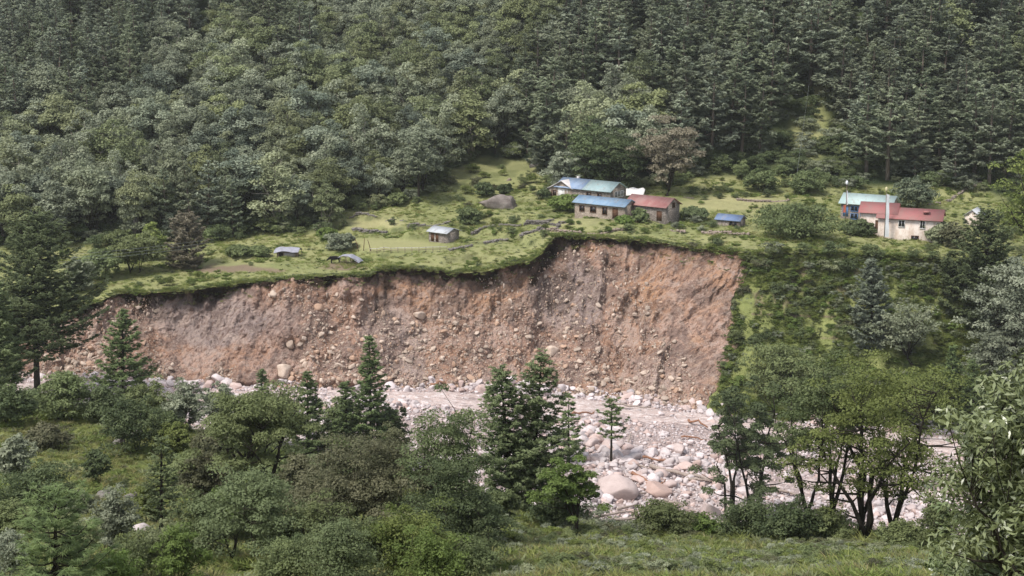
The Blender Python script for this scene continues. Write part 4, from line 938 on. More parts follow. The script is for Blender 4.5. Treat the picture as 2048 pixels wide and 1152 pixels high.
def build_cow():
    p = hit(669, 527); o = empty('cow', p, R(200)); tag(o, 'black cow standing at the left end of the open shelter, head lowered', 'cow')
    import bmesh
    me = bpy.data.meshes.new('cow_body'); bm = bmesh.new()
    J = {'pel': (-.75, 0, 1.12, .34, .38), 'mid': (0, 0, 1.02, .36, .42), 'sho': (.55, 0, 1.15, .31, .42), 'nk': (.95, 0, 1.05, .17, .25), 'hd': (1.25, 0, .82, .13, .16), 'mz': (1.48, 0, .62, .09, .10), 'tl': (-1.05, 0, 1.15, .05, .05), 'tl2': (-1.15, 0, .55, .035, .035)}
    E = [('pel', 'mid'), ('mid', 'sho'), ('sho', 'nk'), ('nk', 'hd'), ('hd', 'mz'), ('pel', 'tl'), ('tl', 'tl2')]
    for s, k in ((-1, 'a'), (1, 'b')):
        J['h' + k] = (-.80, .20 * s, .78, .17, .2); J['g' + k] = (-.93, .20 * s, .45, .08, .08); J['f' + k] = (-.86, .20 * s, .04, .07, .07); E += [('pel', 'h' + k), ('h' + k, 'g' + k), ('g' + k, 'f' + k)]
        J['s' + k] = (.55, .20 * s, .72, .14, .14); J['k' + k] = (.58, .20 * s, .40, .075, .075); J['q' + k] = (.55, .20 * s, .04, .07, .07); E += [('sho', 's' + k), ('s' + k, 'k' + k), ('k' + k, 'q' + k)]
        J['n' + k] = (1.13, .12 * s, .98, .04, .04); J['m' + k] = (1.20, .28 * s, 1.12, .02, .02); E += [('nk', 'n' + k), ('n' + k, 'm' + k)]
    vs = {k: bm.verts.new(v[:3]) for k, v in J.items()}
    for a, b in E: bm.edges.new((vs[a], vs[b]))
    bm.verts.index_update(); bm.to_mesh(me); bm.free()
    b = link('body', me, o); md = b.modifiers.new('skin', 'SKIN')
    for i, k in enumerate(J): me.skin_vertices[0].data[i].radius = J[k][3:]; me.skin_vertices[0].data[i].use_root = (i == 0)
    b.modifiers.new('sub', 'SUBSURF').levels = 1; b.modifiers['sub'].render_levels = 1
    me.materials.append(simple_mat('black_hide', (.012, .010, .010), .7, .3, 3))
build_cow()

CLOTHW = simple_mat('flag_cloth', (.72, .73, .76), .8, .1, 1.5); CLOTHR = simple_mat('red_cloth', (.60, .16, .10), .8, .1, 2); YEL = simple_mat('yellow_cloth', (.55, .50, .30), .8, .1, 2)
def flagpole(px, py, H, wcl, z0, z1, label, red=False, ball=True):
    p = hit(px, py); o = empty('prayer_flag_pole', p); tag(o, label, 'flag pole', 'tall prayer flag poles beside the red-roofed house')
    mb = MB(); mb.tube([(0, 0, -.5), (.05, 0, H * .5), (0.02, 0, H)], [.08, .07, .05], 8); mb.build('pole', WOOD_L, o)
    z = np.linspace(z0, z1, 30)[:, None]; x = np.linspace(0, 1, 6)[None]
    wd = wcl * (1 - .35 * (z - z0) / (z1 - z0)); X = .06 + x * wd; Y = .12 * np.sin(z * 1.7 + x * 2) * x; link('flag', grid_mesh('flag', X, Y, z + 0 * x - .1 * x, CLOTHW), o)
    if red:
        z = np.linspace(z0 - 1.6, z0 - .1, 8)[:, None]; link('banner', grid_mesh('banner', .05 - x * .55, Y[:8], z + 0 * x, CLOTHR), o)
    V, T = ICO3; mb = MB(); mb.add(V * [.26, .26, .45] + [0, 0, H + .35], t=T); mb.build('finial', CLOTHW if ball else YEL, o, True)
build_flags = lambda: (flagpole(1690, 452, 8.2, .35, 4.2, 7.0, 'prayer flag pole with white tip and red banner left of the green-roofed house', True), flagpole(1768, 478, 9.2, .85, .4, 8.6, 'prayer flag pole with a long white flag in front of the red roof', False, False))
build_flags()

# ---------------------------------------------------------------- stone walls, fences, boulder, cables
def stone_wall(pts, h, w_, label, name='stone_wall', seed=0, mat=None):
    rng = np.random.default_rng(seed + 900); Q = [hit(*p) for p in pts]; P_ = []
    for a, b in zip(Q[:-1], Q[1:]):
        n = max(2, int(np.linalg.norm(b - a) / .38)); P_ += [a + (b - a) * t for t in np.linspace(0, 1, n, endpoint=False)]
    mb = MB(); V, T = ico(1)
    for q in P_:
        g = gz(q[0], q[1]) - .1
        if vnoise(q[0] * .3, q[1] * .3, 5, seed) > .42: continue
        for lay in range(max(1, int(h / .3 * (.75 + .5 * vnoise(q[0] * .25, q[1] * .25, 1, seed))))):
            for k in range(2):
                s = rng.uniform(.17, .34, 3) * [1.3, 1, .75]; c = np.array([q[0] + rng.normal(0, .1), q[1] + (k - .5) * w_ * .6 + rng.normal(0, .08), g + .1 + lay * .29 + rng.normal(0, .04)])
                a = rng.uniform(0, 6.28); ca, sa = math.cos(a), math.sin(a); W = V * (1 + rng.normal(0, .14, (len(V), 1))) * s; W = np.stack([W[:, 0] * ca - W[:, 1] * sa, W[:, 0] * sa + W[:, 1] * ca, W[:, 2]], 1); mb.add(W + c, t=T)
    o = mb.build(name, mat or ROCK_G); tag(o, label, 'stone wall', None, 'thing')
def build_walls():
    stone_wall([(690, 466), (735, 467), (790, 460), (860, 452), (900, 447)], 1.1, .7, 'pale dry stone wall below the yellow field, left of the stone hut', seed=1)
    stone_wall([(665, 462), (640, 458), (628, 462)], .9, .7, 'short broken stone wall at the left corner of the upper terrace', seed=2)
    stone_wall([(700, 436), (760, 440), (815, 444)], .8, .5, 'low dark stone wall behind the yellow field', seed=3)
    stone_wall([(900, 474), (960, 462), (1010, 452), (1060, 446), (1110, 442)], .9, .6, 'long stone wall running up from the stone hut to the hamlet', seed=4)
    stone_wall([(900, 502), (950, 492), (1000, 482), (1045, 470), (1090, 455)], .8, .6, 'grey stone wall slanting across the grassy bank above the scar', seed=5)
    stone_wall([(1080, 464), (1140, 466), (1200, 468), (1260, 462)], 1.0, .6, 'dark stone wall just above the bare top of the scar', seed=6)
    stone_wall([(1115, 448), (1180, 444), (1240, 441)], .9, .6, 'stone wall in front of the blue-roofed house', seed=7)
    stone_wall([(1340, 462), (1390, 466), (1440, 470), (1500, 472)], 1.0, .7, 'rough stone wall in front of the low blue hut', seed=8)
    stone_wall([(1370, 396), (1440, 400), (1520, 404), (1580, 402)], .7, .6, 'overgrown stone wall behind the dry yellow field', seed=9)
    stone_wall([(1840, 418), (1880, 408), (1930, 380), (1965, 366)], .8, .6, 'stone wall climbing the slope at the right above the red roof', seed=10)
    stone_wall([(1050, 452), (1085, 449), (1118, 452), (1110, 460), (1070, 464)], 1.1, .6, 'ring of piled stones left of the terrace below the hamlet', seed=11)
    p = hit(1006, 418); tag(link('boulder', rock_mesh('boulder', 78, ROCK_B, ICO4, 8, .26, (1, 1, .9)), None, (p[0], p[1] + 3, p[2] + .2), (0, 0, .3), (4.6, 3.6, 3.0)), 'huge flat-topped grey boulder left of the hamlet', 'boulder')
    for qx, qy, s, lab in [(1068, 333, 1.6, 'brown rock on the grassy slope above the long house'), (1058, 322, 1.3, 'upper brown rock on the grassy slope'), (1018, 362, .9, 'small pale rock behind the huge boulder')]:
        p = hit(qx, qy); tag(link('boulder', rock_mesh('boulder', int(qx), ROCK_G), None, p, (0, 0, 1), (s, s, s * 1.1)), lab, 'boulder')
    # rail fence left of the stone hut
    o = empty('rail_fence', hit(820, 507)); tag(o, 'low pole fence along the lower terrace below the stone hut', 'fence')
    c0 = np.array(o.location); ps = [hit(x, 508 - (x - 740) * .03) - c0 for x in range(740, 895, 14)]
    for p in ps: mb = MB(); mb.tube([p - [0, 0, .3], p + [0, 0, 1.0]], .06); mb.build('post', WOOD_L, o)
    for hh in (.9, .5):
        mb = MB(); mb.tube([p + [0, 0, hh] for p in ps], .05); mb.build('rail', PALE if hh > .6 else WOOD_L, o)
    for x, y, dx, dz, k in [(718, 503, -.7, 2.4, 'leftmost'), (727, 503, .25, 2.4, 'middle'), (742, 501, -.6, 2.1, 'rightmost')]:
        p = hit(x, y); mb = MB(); mb.tube([p - [0, 0, .3], p + [dx * .5, 0, dz * .5], p + [dx, 0, dz]], [.08, .07, .05]); tag(mb.build('wooden_stake', WOOD_D), f"{k} of three thin leaning stakes behind the open shelter", 'stake', 'leaning stakes')
    CAB = simple_mat('cable_metal', (.26, .28, .27), .4, .1, 1)
    def cable(a, b, sag, r, lab):
        t = np.linspace(0, 1, 40)[:, None]; q = a + (b - a) * t; q[:, 2] -= sag * 4 * (t * (1 - t))[:, 0]; mb = MB(); mb.tube(q, r, 5); tag(mb.build('power_cable', CAB, None, True), lab, 'cable', 'power cables')
    for k, (y0, y1, n) in enumerate([(508, 478, 'topmost'), (516, 484, 'middle'), (522, 490, 'lowest')]): cable(P(-250, y0 + 22, 230), P(428, y1, 292), .8, .022, f"{n} of three thin power cables crossing the trees at left")
    cable(hit(1588, 392), P(1648, -60, 460), .5, .02, 'thin cable rising steeply up the forested slope behind the hamlet')
build_walls()

# ---------------------------------------------------------------- single trees and bushes, placed by where they root
def metric(px, pyb, D=None):
    p = hit(px, pyb) if D is None else at(px, D)
    return p, (p[1] * CP - p[2] * SP) / F            # metres per photo pixel
def hero_pine(px, pyb, pyt, wpx, tone, label, D=None, topx=None, seed=0, base=.15, name='pine_tree', cat='pine', group=None, **k):
    p, m = metric(px, pyb, D); top = P(topx or px, pyt, p[1]); H = top[2] - p[2]; Rr = wpx * .5 * m
    lean = ((top[0] - p[0]) / H, 0); fine = np.clip(p[1] / 150., .5, 2.2)
    a = dict(gap=.66 * fine ** .5, nb=9, blade=.46 * fine ** .7, bw=.12 * fine, per=13, tuft=.32 * fine ** .6, taper=.8, droop=.12, irr=.4)
    if tone == 'pinefresh': a.update(per=11, nb=8, irr=.5)
    if Rr < 1.5: a.update(gap=.42, nb=6, tuft=.22, per=7, blade=.26)
    a.update(k)
    return put_tree(gen_pine(name, 500 + seed, H, Rr, FM['pinenear' if tone == 'pine' else tone], BARK_D, base=base, lean=lean, **a), name, p - [0, 0, .2], 0, label=label, cat=cat, group=group)
def hero_broad(px, pyb, pyt, wpx, tone, label, D=None, topx=None, seed=0, base=.25, name='broadleaf_tree', cat='tree', group=None, crown='crown', **k):
    p, m = metric(px, pyb, D); top = P(topx or px, pyt, p[1]); H = top[2] - p[2]; Rr = wpx * .5 * m
    lean = ((top[0] - p[0]) / H, 0); lf = np.clip(.0021 * p[1], .12, .6)
    rc = max(.35, Rr * .26); vol = Rr * Rr * H * (1 - base)
    a = dict(nclump=int(np.clip(Rr * Rr * 9 / (rc * rc), 40, 150)), rc=rc, flat=.5, leaf=lf, nleaf=int(np.clip(7.5 * rc * rc / (lf * lf) * 1.0, 60, 420)), asp=.5, hollow=.2)
    a.update(k)
    o = put_tree(gen_broad(name, 600 + seed, H, Rr, FM[tone], BARK_D, base=base, lean=lean, **a), name, p - [0, 0, .15], 0, label=label, cat=cat, group=group, crown=crown)
    return o
def bush(px, pyb, pyt, wpx, tone, label, D=None, seed=0, **k):
    a = dict(base=.06, stems=3, hollow=.25, flat=.7, trunk_r=.018, name='shrub', cat='shrub', crown='foliage'); a.update(k)
    return hero_broad(px, pyb, pyt, wpx, tone, label, D=D, seed=seed, **a)

def build_foreground_trees():
    hero_pine(76, 812, 418, 300, 'pine', 'big dark broad pine with a bare lower trunk at the left edge of the riverbank', seed=1, base=.30, taper=.62, irr=.5, shape=0, droop=.06)
    hero_pine(-10, 830, 560, 150, 'pine', 'dark bushy conifer at the far left edge beside the big pine', seed=2, base=.02, taper=.6)
    hero_pine(246, 830, 612, 146, 'pinefresh', 'light green pine standing in front of the left part of the scar', seed=3, base=.08, taper=.75)
    hero_pine(745, 935, 665, 118, 'pinefresh', 'leaning green spruce in the middle of the photo, in front of the scar foot', topx=738, seed=4, base=.2, taper=.95)
    hero_pine(690, 930, 760, 80, 'pinefresh', 'small fresh green spruce just left of the leaning spruce', seed=5, base=.05)
    hero_pine(615, 920, 742, 104, 'pinefresh', 'pale green young spruce between the umbrella tree and the leaning spruce', seed=6, base=.05)
    hero_pine(524, 905, 735, 62, 'pine', 'small dark spruce tip left of the pale young spruce', seed=7, base=.05)
    hero_pine(1050, 1035, 703, 200, 'pine', 'tall dark pine with two tops, right stem, in the centre of the riverbank', topx=1082, seed=8, base=.14, taper=.72, irr=.5)
    hero_pine(1028, 1035, 728, 155, 'pine', 'left stem of the two-topped dark pine in the centre', topx=1000, seed=9, base=.25, taper=.7, irr=.5)
    hero_pine(1222, 925, 795, 66, 'pinefresh', 'thin bare-stemmed sapling standing in the boulders of the riverbed', seed=10, base=.45, taper=.5, nb=4, irr=.6)
    hero_pine(1138, 930, 785, 60, 'pinefresh', 'slender young spruce right of the two-topped pine', seed=11, base=.2, taper=.6, nb=4)
    hero_pine(322, 1075, 868, 74, 'pine', 'slender young pine on the left meadow with a thin trunk', seed=12, base=.25, taper=.7)
    hero_pine(110, 1230, 962, 215, 'pinefresh', 'bushy long-needled pine in the bottom left corner', seed=13, D=62, base=.05, taper=.5, blade=.42, bw=.03, per=16, tuft=.30, gap=.45)
    # broadleaf
    hero_broad(1745, 1092, 690, 370, 'yellow', 'big spreading yellow-green tree with several dark curved stems at right', seed=1, base=.12, stems=3, nclump=175, rc=1.0, topx=1760, trunk_r=.028, nleaf=150)
    hero_broad(1640, 1078, 712, 250, 'green', 'green spreading tree left of the big yellow-green tree, with a long low limb', seed=2, base=.22, stems=2, nclump=110, rc=.95, topx=1640, nleaf=150, trunk_r=.026)
    hero_broad(1485, 1064, 745, 235, 'dark', 'dark dense riverside tree with a forked trunk right of the open riverbed', seed=3, base=.06, stems=2, nclump=130, rc=1.0, nleaf=180, trunk_r=.026, flat=.75)
    hero_broad(512, 1020, 772, 300, 'green', 'umbrella-shaped tree with black limbs in the left centre', seed=4, base=.3, stems=3, nclump=110, rc=.95, shape='umbrella', nleaf=240, trunk_r=.035)
    hero_broad(890, 1100, 800, 215, 'green', 'dense dark green tree directly left of the two-topped pine', seed=5, base=.15, stems=3, nclump=110, rc=.85)
    hero_broad(925, 1150, 900, 190, 'dark', 'dark leafy tree in front of the dense tree left of the two-topped pine', seed=6, base=.12, stems=2)
    hero_broad(1160, 1072, 915, 160, 'bright', 'small bright yellow-green tree on the grassy mound with a leaning stem', seed=7, base=.32, stems=1, topx=1130, shape='umbrella', nclump=60, rc=.55, nleaf=200)
    hero_broad(488, 1170, 945, 205, 'dark', 'dark pointed leafy tree at the bottom left of centre', seed=8, base=.1, stems=2, D=82)
    hero_broad(720, 1085, 870, 250, 'brown', 'olive brown rounded tree right of the umbrella tree', seed=9, base=.15, stems=3)
    hero_broad(790, 1010, 845, 120, 'brown', 'brownish small tree behind the olive brown one', seed=10, base=.15, stems=2)
    hero_broad(2075, 1260, 700, 450, 'gloss', 'large-leaved glossy rhododendron filling the lower right corner', seed=11, D=36, base=.02, stems=3, nclump=240, rc=.6, nleaf=75, leaf=.25, asp=.30, flat=.9, hollow=.5, up=.35, fold=.25)
    hero_broad(2010, 1180, 960, 330, 'gloss', 'lower glossy-leaved rhododendron bush at the bottom right corner', seed=12, D=40, base=.02, stems=3, nclump=130, rc=.5, nleaf=70, leaf=.23, asp=.30, flat=.9, hollow=.4, up=.35, fold=.25)
    # right slope
    hero_pine(1742, 700, 515, 100, 'pineblue', 'narrow layered pine on the green slope right of the scar', seed=21, base=.05, taper=.6)
    hero_pine(1975, 660, 415, 180, 'pine', 'tall dark layered pine right of the red-roofed house', seed=22, base=.05, taper=.5)
    hero_pine(1905, 600, 500, 90, 'pine', 'short dark pine at the edge right of the red-roofed house', seed=23, base=.05)
    hero_broad(2060, 520, 300, 150, 'yellow', 'yellow-green tall tree at the right edge above the dark pine', seed=24, base=.1, stems=1)
    hero_broad(2025, 740, 520, 190, 'grey', 'grey-green rounded tree at the right edge below the dark pine', seed=25, base=.1)
    hero_broad(1815, 735, 600, 160, 'grey', 'pale grey-green tree with a fine trunk on the right slope', seed=26, base=.2, nclump=60)
    hero_broad(1990, 800, 655, 110, 'grey', 'grey bushy tree at right below the rounded grey-green tree', seed=27, base=.1)
    hero_pine(1905, 830, 690, 70, 'pinefresh', 'fresh green young conifer left of the grey bushy tree', seed=28, base=.1)
    hero_pine(1945, 860, 720, 80, 'pinefresh', 'second fresh green young conifer, nearer the glossy rhododendron', seed=29, base=.1)
    hero_broad(1560, 800, 690, 150, 'green', 'low green tree at the foot of the green slope behind the dark riverside tree', seed=30, base=.1)
    hero_broad(1850, 850, 745, 170, 'yellow', 'yellowish tree top behind the big spreading tree', seed=31, base=.1)
    # left bank and bottom shrubs
    B = [(130, 845, 745, 120, 'green', 'rounded green shrub at the foot of the big left pine'), (205, 850, 770, 90, 'dark', 'dark shrub below the light green pine, left side'), (300, 862, 765, 100, 'green', 'green shrub on the bank right of the light green pine'),
         (370, 870, 760, 90, 'grey', 'thin grey-green shrub with stones showing through, on the left bank'), (440, 878, 765, 80, 'grey', 'small open grey-green shrub left of the umbrella tree'), (260, 905, 800, 130, 'dark', 'dark low shrub at the back of the left meadow'),
         (20, 850, 770, 90, 'dark', 'dark shrub at the left edge under the pine'), (30, 960, 868, 80, 'grey', 'silvery bush at the left edge of the meadow'), (192, 968, 893, 50, 'dark', 'small round dark bush on the meadow'),
         (70, 1060, 925, 160, 'dark', 'dark wide bush above the bottom left pine'), (225, 1110, 975, 110, 'grey', 'silvery green shrub right of the bottom left pine'), (400, 1010, 900, 90, 'brown', 'bare brownish bush below the umbrella tree'),
         (265, 1180, 1075, 130, 'green', 'green leafy bush at the bottom edge beside the left pine'), (360, 1190, 1050, 120, 'bright', 'bright leafy bush at the bottom edge left of centre'), (640, 1130, 985, 130, 'green', 'leafy bush between the dark pointed tree and the olive tree'),
         (600, 1040, 900, 100, 'brown', 'brown-green shrub under the right side of the umbrella tree'), (700, 1200, 1045, 210, 'green', 'wide leafy green bush at the bottom centre left'), (820, 1200, 1010, 200, 'yellow', 'light green wide bush at the bottom centre'),
         (930, 1200, 1075, 120, 'green', 'green bush at the bottom right of the light green one'), (1325, 1072, 1005, 120, 'green', 'low wide bush at the near edge of the riverbed'), (1410, 1078, 1030, 60, 'bright', 'small bright bush left of the dark riverside tree'),
         (1500, 1088, 1005, 130, 'dark', 'very dark bush at the base of the riverside tree'), (1580, 1092, 1000, 110, 'dark', 'dark bush between the two right trees'), (1660, 1092, 1010, 90, 'green', 'green bush under the low limb of the right trees'),
         (1800, 1100, 1040, 100, 'green', 'bush at the foot of the big spreading tree'), (1260, 1068, 1045, 60, 'grey', 'tiny grey-green bush right of the mound'), (1115, 1062, 985, 110, 'dark', 'dark undergrowth below the small bright tree'),
         (420, 930, 850, 90, 'brown', 'low rusty orange bush at the back of the meadow'), (90, 900, 850, 90, 'brown', 'faint rusty fern patch at the left of the meadow'), (350, 915, 850, 70, 'yellow', 'yellowish low bush beside the meadow boulder'),
         (560, 870, 800, 110, 'green', 'green bush behind the umbrella tree crown'), (680, 905, 800, 110, 'green', 'green bush below the small spruces'), (780, 930, 800, 70, 'dark', 'dark bush right of the leaning spruce'), (1875, 1110, 985, 100, 'green', 'thin leafy bush with a dark stem left of the rhododendron'),
         (560, 1200, 1080, 110, 'green', 'leafy bush at the bottom edge under the dark pointed tree'), (150, 1040, 985, 80, 'grey', 'grey bush behind the bottom left pine')]
    rr = np.random.default_rng(8); W1 = ['young', 'bushy', 'leafy', 'upright', 'spreading', 'ragged', 'twiggy', 'dense']; n0 = 0
    for (gx, gy, tone, where) in [(400, 1090, 'green', 'left of the dark pointed tree'), (450, 1040, 'bright', 'under the umbrella tree trunks'), (560, 1080, 'olive', 'right of the dark pointed tree'), (600, 1120, 'green', 'at the bottom, left of the silvery bushes'), (640, 1050, 'olive', 'below the olive brown tree'),
            (680, 1150, 'dark', 'behind the wide bottom bush'), (760, 1110, 'green', 'in front of the olive brown tree'), (820, 1090, 'olive', 'between olive brown and dense dark trees'), (860, 1150, 'bright', 'right of the light green wide bush'), (960, 1120, 'green', 'at the left end of the right grass'),
            (330, 1120, 'olive', 'below the slender young pine'), (300, 1010, 'yellow', 'beside the slender young pine'), (380, 960, 'green', 'at the right end of the meadow'), (440, 970, 'brown', 'left under the umbrella tree'), (150, 1100, 'olive', 'right of the bottom left pine'), (20, 1050, 'green', 'at the left edge above the bottom pine'),
            (10, 1130, 'grey', 'in the bottom left corner'), (220, 1150, 'bright', 'at the bottom, right of the left pine'), (560, 960, 'green', 'behind the umbrella tree trunks'), (640, 940, 'olive', 'right of the umbrella tree crown'), (730, 960, 'green', 'below the leaning spruce'), (850, 960, 'dark', 'behind the dense dark tree'),
            (1000, 1010, 'green', 'left of the double pine foot'), (960, 1060, 'dark', 'at the foot of the double pine'), (500, 890, 'olive', 'left behind the umbrella tree'), (330, 850, 'green', 'on the left bank by the pebbles'), (480, 860, 'grey', 'on the left bank, left of the spruces')]:
        w1 = rr.uniform(75, 135) * (1.25 if gy > 1050 else .85); h1 = w1 * rr.uniform(.75, 1.25)
        bush(gx, gy + 40, gy + 40 - h1, w1, tone, f"{W1[n0 % 8]} {tone if tone != 'bright' else 'bright green'} shrub {where}", seed=200 + n0, base=rr.uniform(.03, .2), stems=int(rr.integers(2, 5)), name='shrub'); n0 += 1
    for i, (px, b, t, w_, tone, lab) in enumerate(B): bush(px, b, t, w_, tone, lab, D=(70 if b > 1155 else None), seed=40 + i)
    # terrace trees
    hero_pine(372, 534, 424, 96, 'russet', 'dark reddish-brown dense conifer at the left end of the terrace', seed=61, base=.02, taper=.45, irr=.3)
    hero_broad(268, 545, 466, 108, 'green', 'wide rounded green tree left of the reddish-brown conifer', seed=62, base=.05, stems=3)
    hero_pine(416, 452, 374, 58, 'grey', 'small pale conifer in front of the dark forest edge', seed=63, base=.1)
    hero_pine(340, 482, 425, 40, 'pineblue', 'small thin pine behind the rounded green tree', seed=64, base=.05)
    hero_broad(1338, 392, 226, 148, 'russet', 'large reddish-brown tree behind the maroon-roofed house', seed=65, base=.12, nclump=120, rc=1.6)
    hero_broad(1130, 388, 300, 86, 'grey', 'rounded grey-green tree behind the left end of the long house', seed=66, base=.1)
    hero_broad(1232, 385, 250, 130, 'dark', 'dark green tree behind the long house, left of the reddish-brown tree', seed=67, base=.1)
    hero_broad(1180, 385, 240, 110, 'dark', 'tall dark tree directly behind the two-coloured roof', seed=68, base=.1)
    hero_pine(838, 402, 262, 72, 'pineblue', 'tall pale-trunked pine at the forest edge above the stone hut', seed=69, base=.45)
    hero_pine(1090, 345, 210, 76, 'pineblue', 'conical pine above the grassy slope left of the long house', seed=70, base=.1)
    TB = [(1600, 474, 412, 160, 'green', 'wide olive bush between the low blue hut and the green-roofed house'), (1720, 470, 442, 60, 'dark', 'round dark bush left of the red-roofed house'), (1826, 420, 358, 80, 'pine', 'dark rounded bush behind the red-roofed house'),
          (1862, 478, 438, 60, 'green', 'green bush at the right corner of the red-roofed house'), (1912, 492, 452, 66, 'brown', 'pale brownish bush right of the red-roofed house'), (1880, 488, 446, 50, 'grey', 'grey-green bush between the house corner and the brownish bush'),
          (795, 412, 385, 36, 'green', 'small round bush at the forest edge left of the tall pine'), (200, 560, 500, 80, 'green', 'green shrub left of the wide rounded tree'), (155, 585, 520, 70, 'grey', 'grey-green shrub beside the big left pine'),
          (240, 490, 462, 60, 'green', 'green shrub behind the wide rounded tree'), (305, 520, 450, 60, 'yellow', 'yellow-green shrub between the rounded tree and the brown conifer'), (940, 450, 415, 50, 'green', 'bushy shrub left of the huge boulder'),
          (968, 392, 366, 34, 'dark', 'dark shrub above the huge boulder'), (1010, 390, 368, 30, 'dark', 'small dark shrub behind the huge boulder'), (1170, 398, 382, 46, 'bright', 'bright bush in front of the long house'),
          (1128, 422, 392, 56, 'bright', 'bright green shrub left of the blue-roofed house'), (1160, 424, 408, 40, 'dark', 'dark low shrub in front of the blue-roofed house'), (1280, 446, 418, 34, 'green', 'shrub at the front corner of the maroon-roofed house'),
          (1388, 440, 416, 50, 'dark', 'dark rounded shrub right of the maroon-roofed house'), (1250, 448, 432, 36, 'bright', 'bright low shrub between the blue and maroon roofs'), (1090, 398, 376, 28, 'dark', 'small dark round shrub left of the long house'),
          (680, 500, 468, 56, 'grey', 'grey-green bush behind the open shelter'), (655, 482, 455, 36, 'bright', 'bright bush at the left end of the stone walls'), (475, 512, 492, 44, 'green', 'left end of the leafy crop row beside the tarp hut'),
          (515, 512, 493, 44, 'green', 'right end of the leafy crop row beside the tarp hut'), (1520, 384, 340, 60, 'green', 'leafy bush below the forest behind the dry field'), (1610, 388, 345, 70, 'green', 'leafy bush below the terraced clearing')]
    for i, (px, b, t, w_, tone, lab) in enumerate(TB): bush(px, b, t, w_, tone, lab, seed=100 + i)
build_foreground_trees()

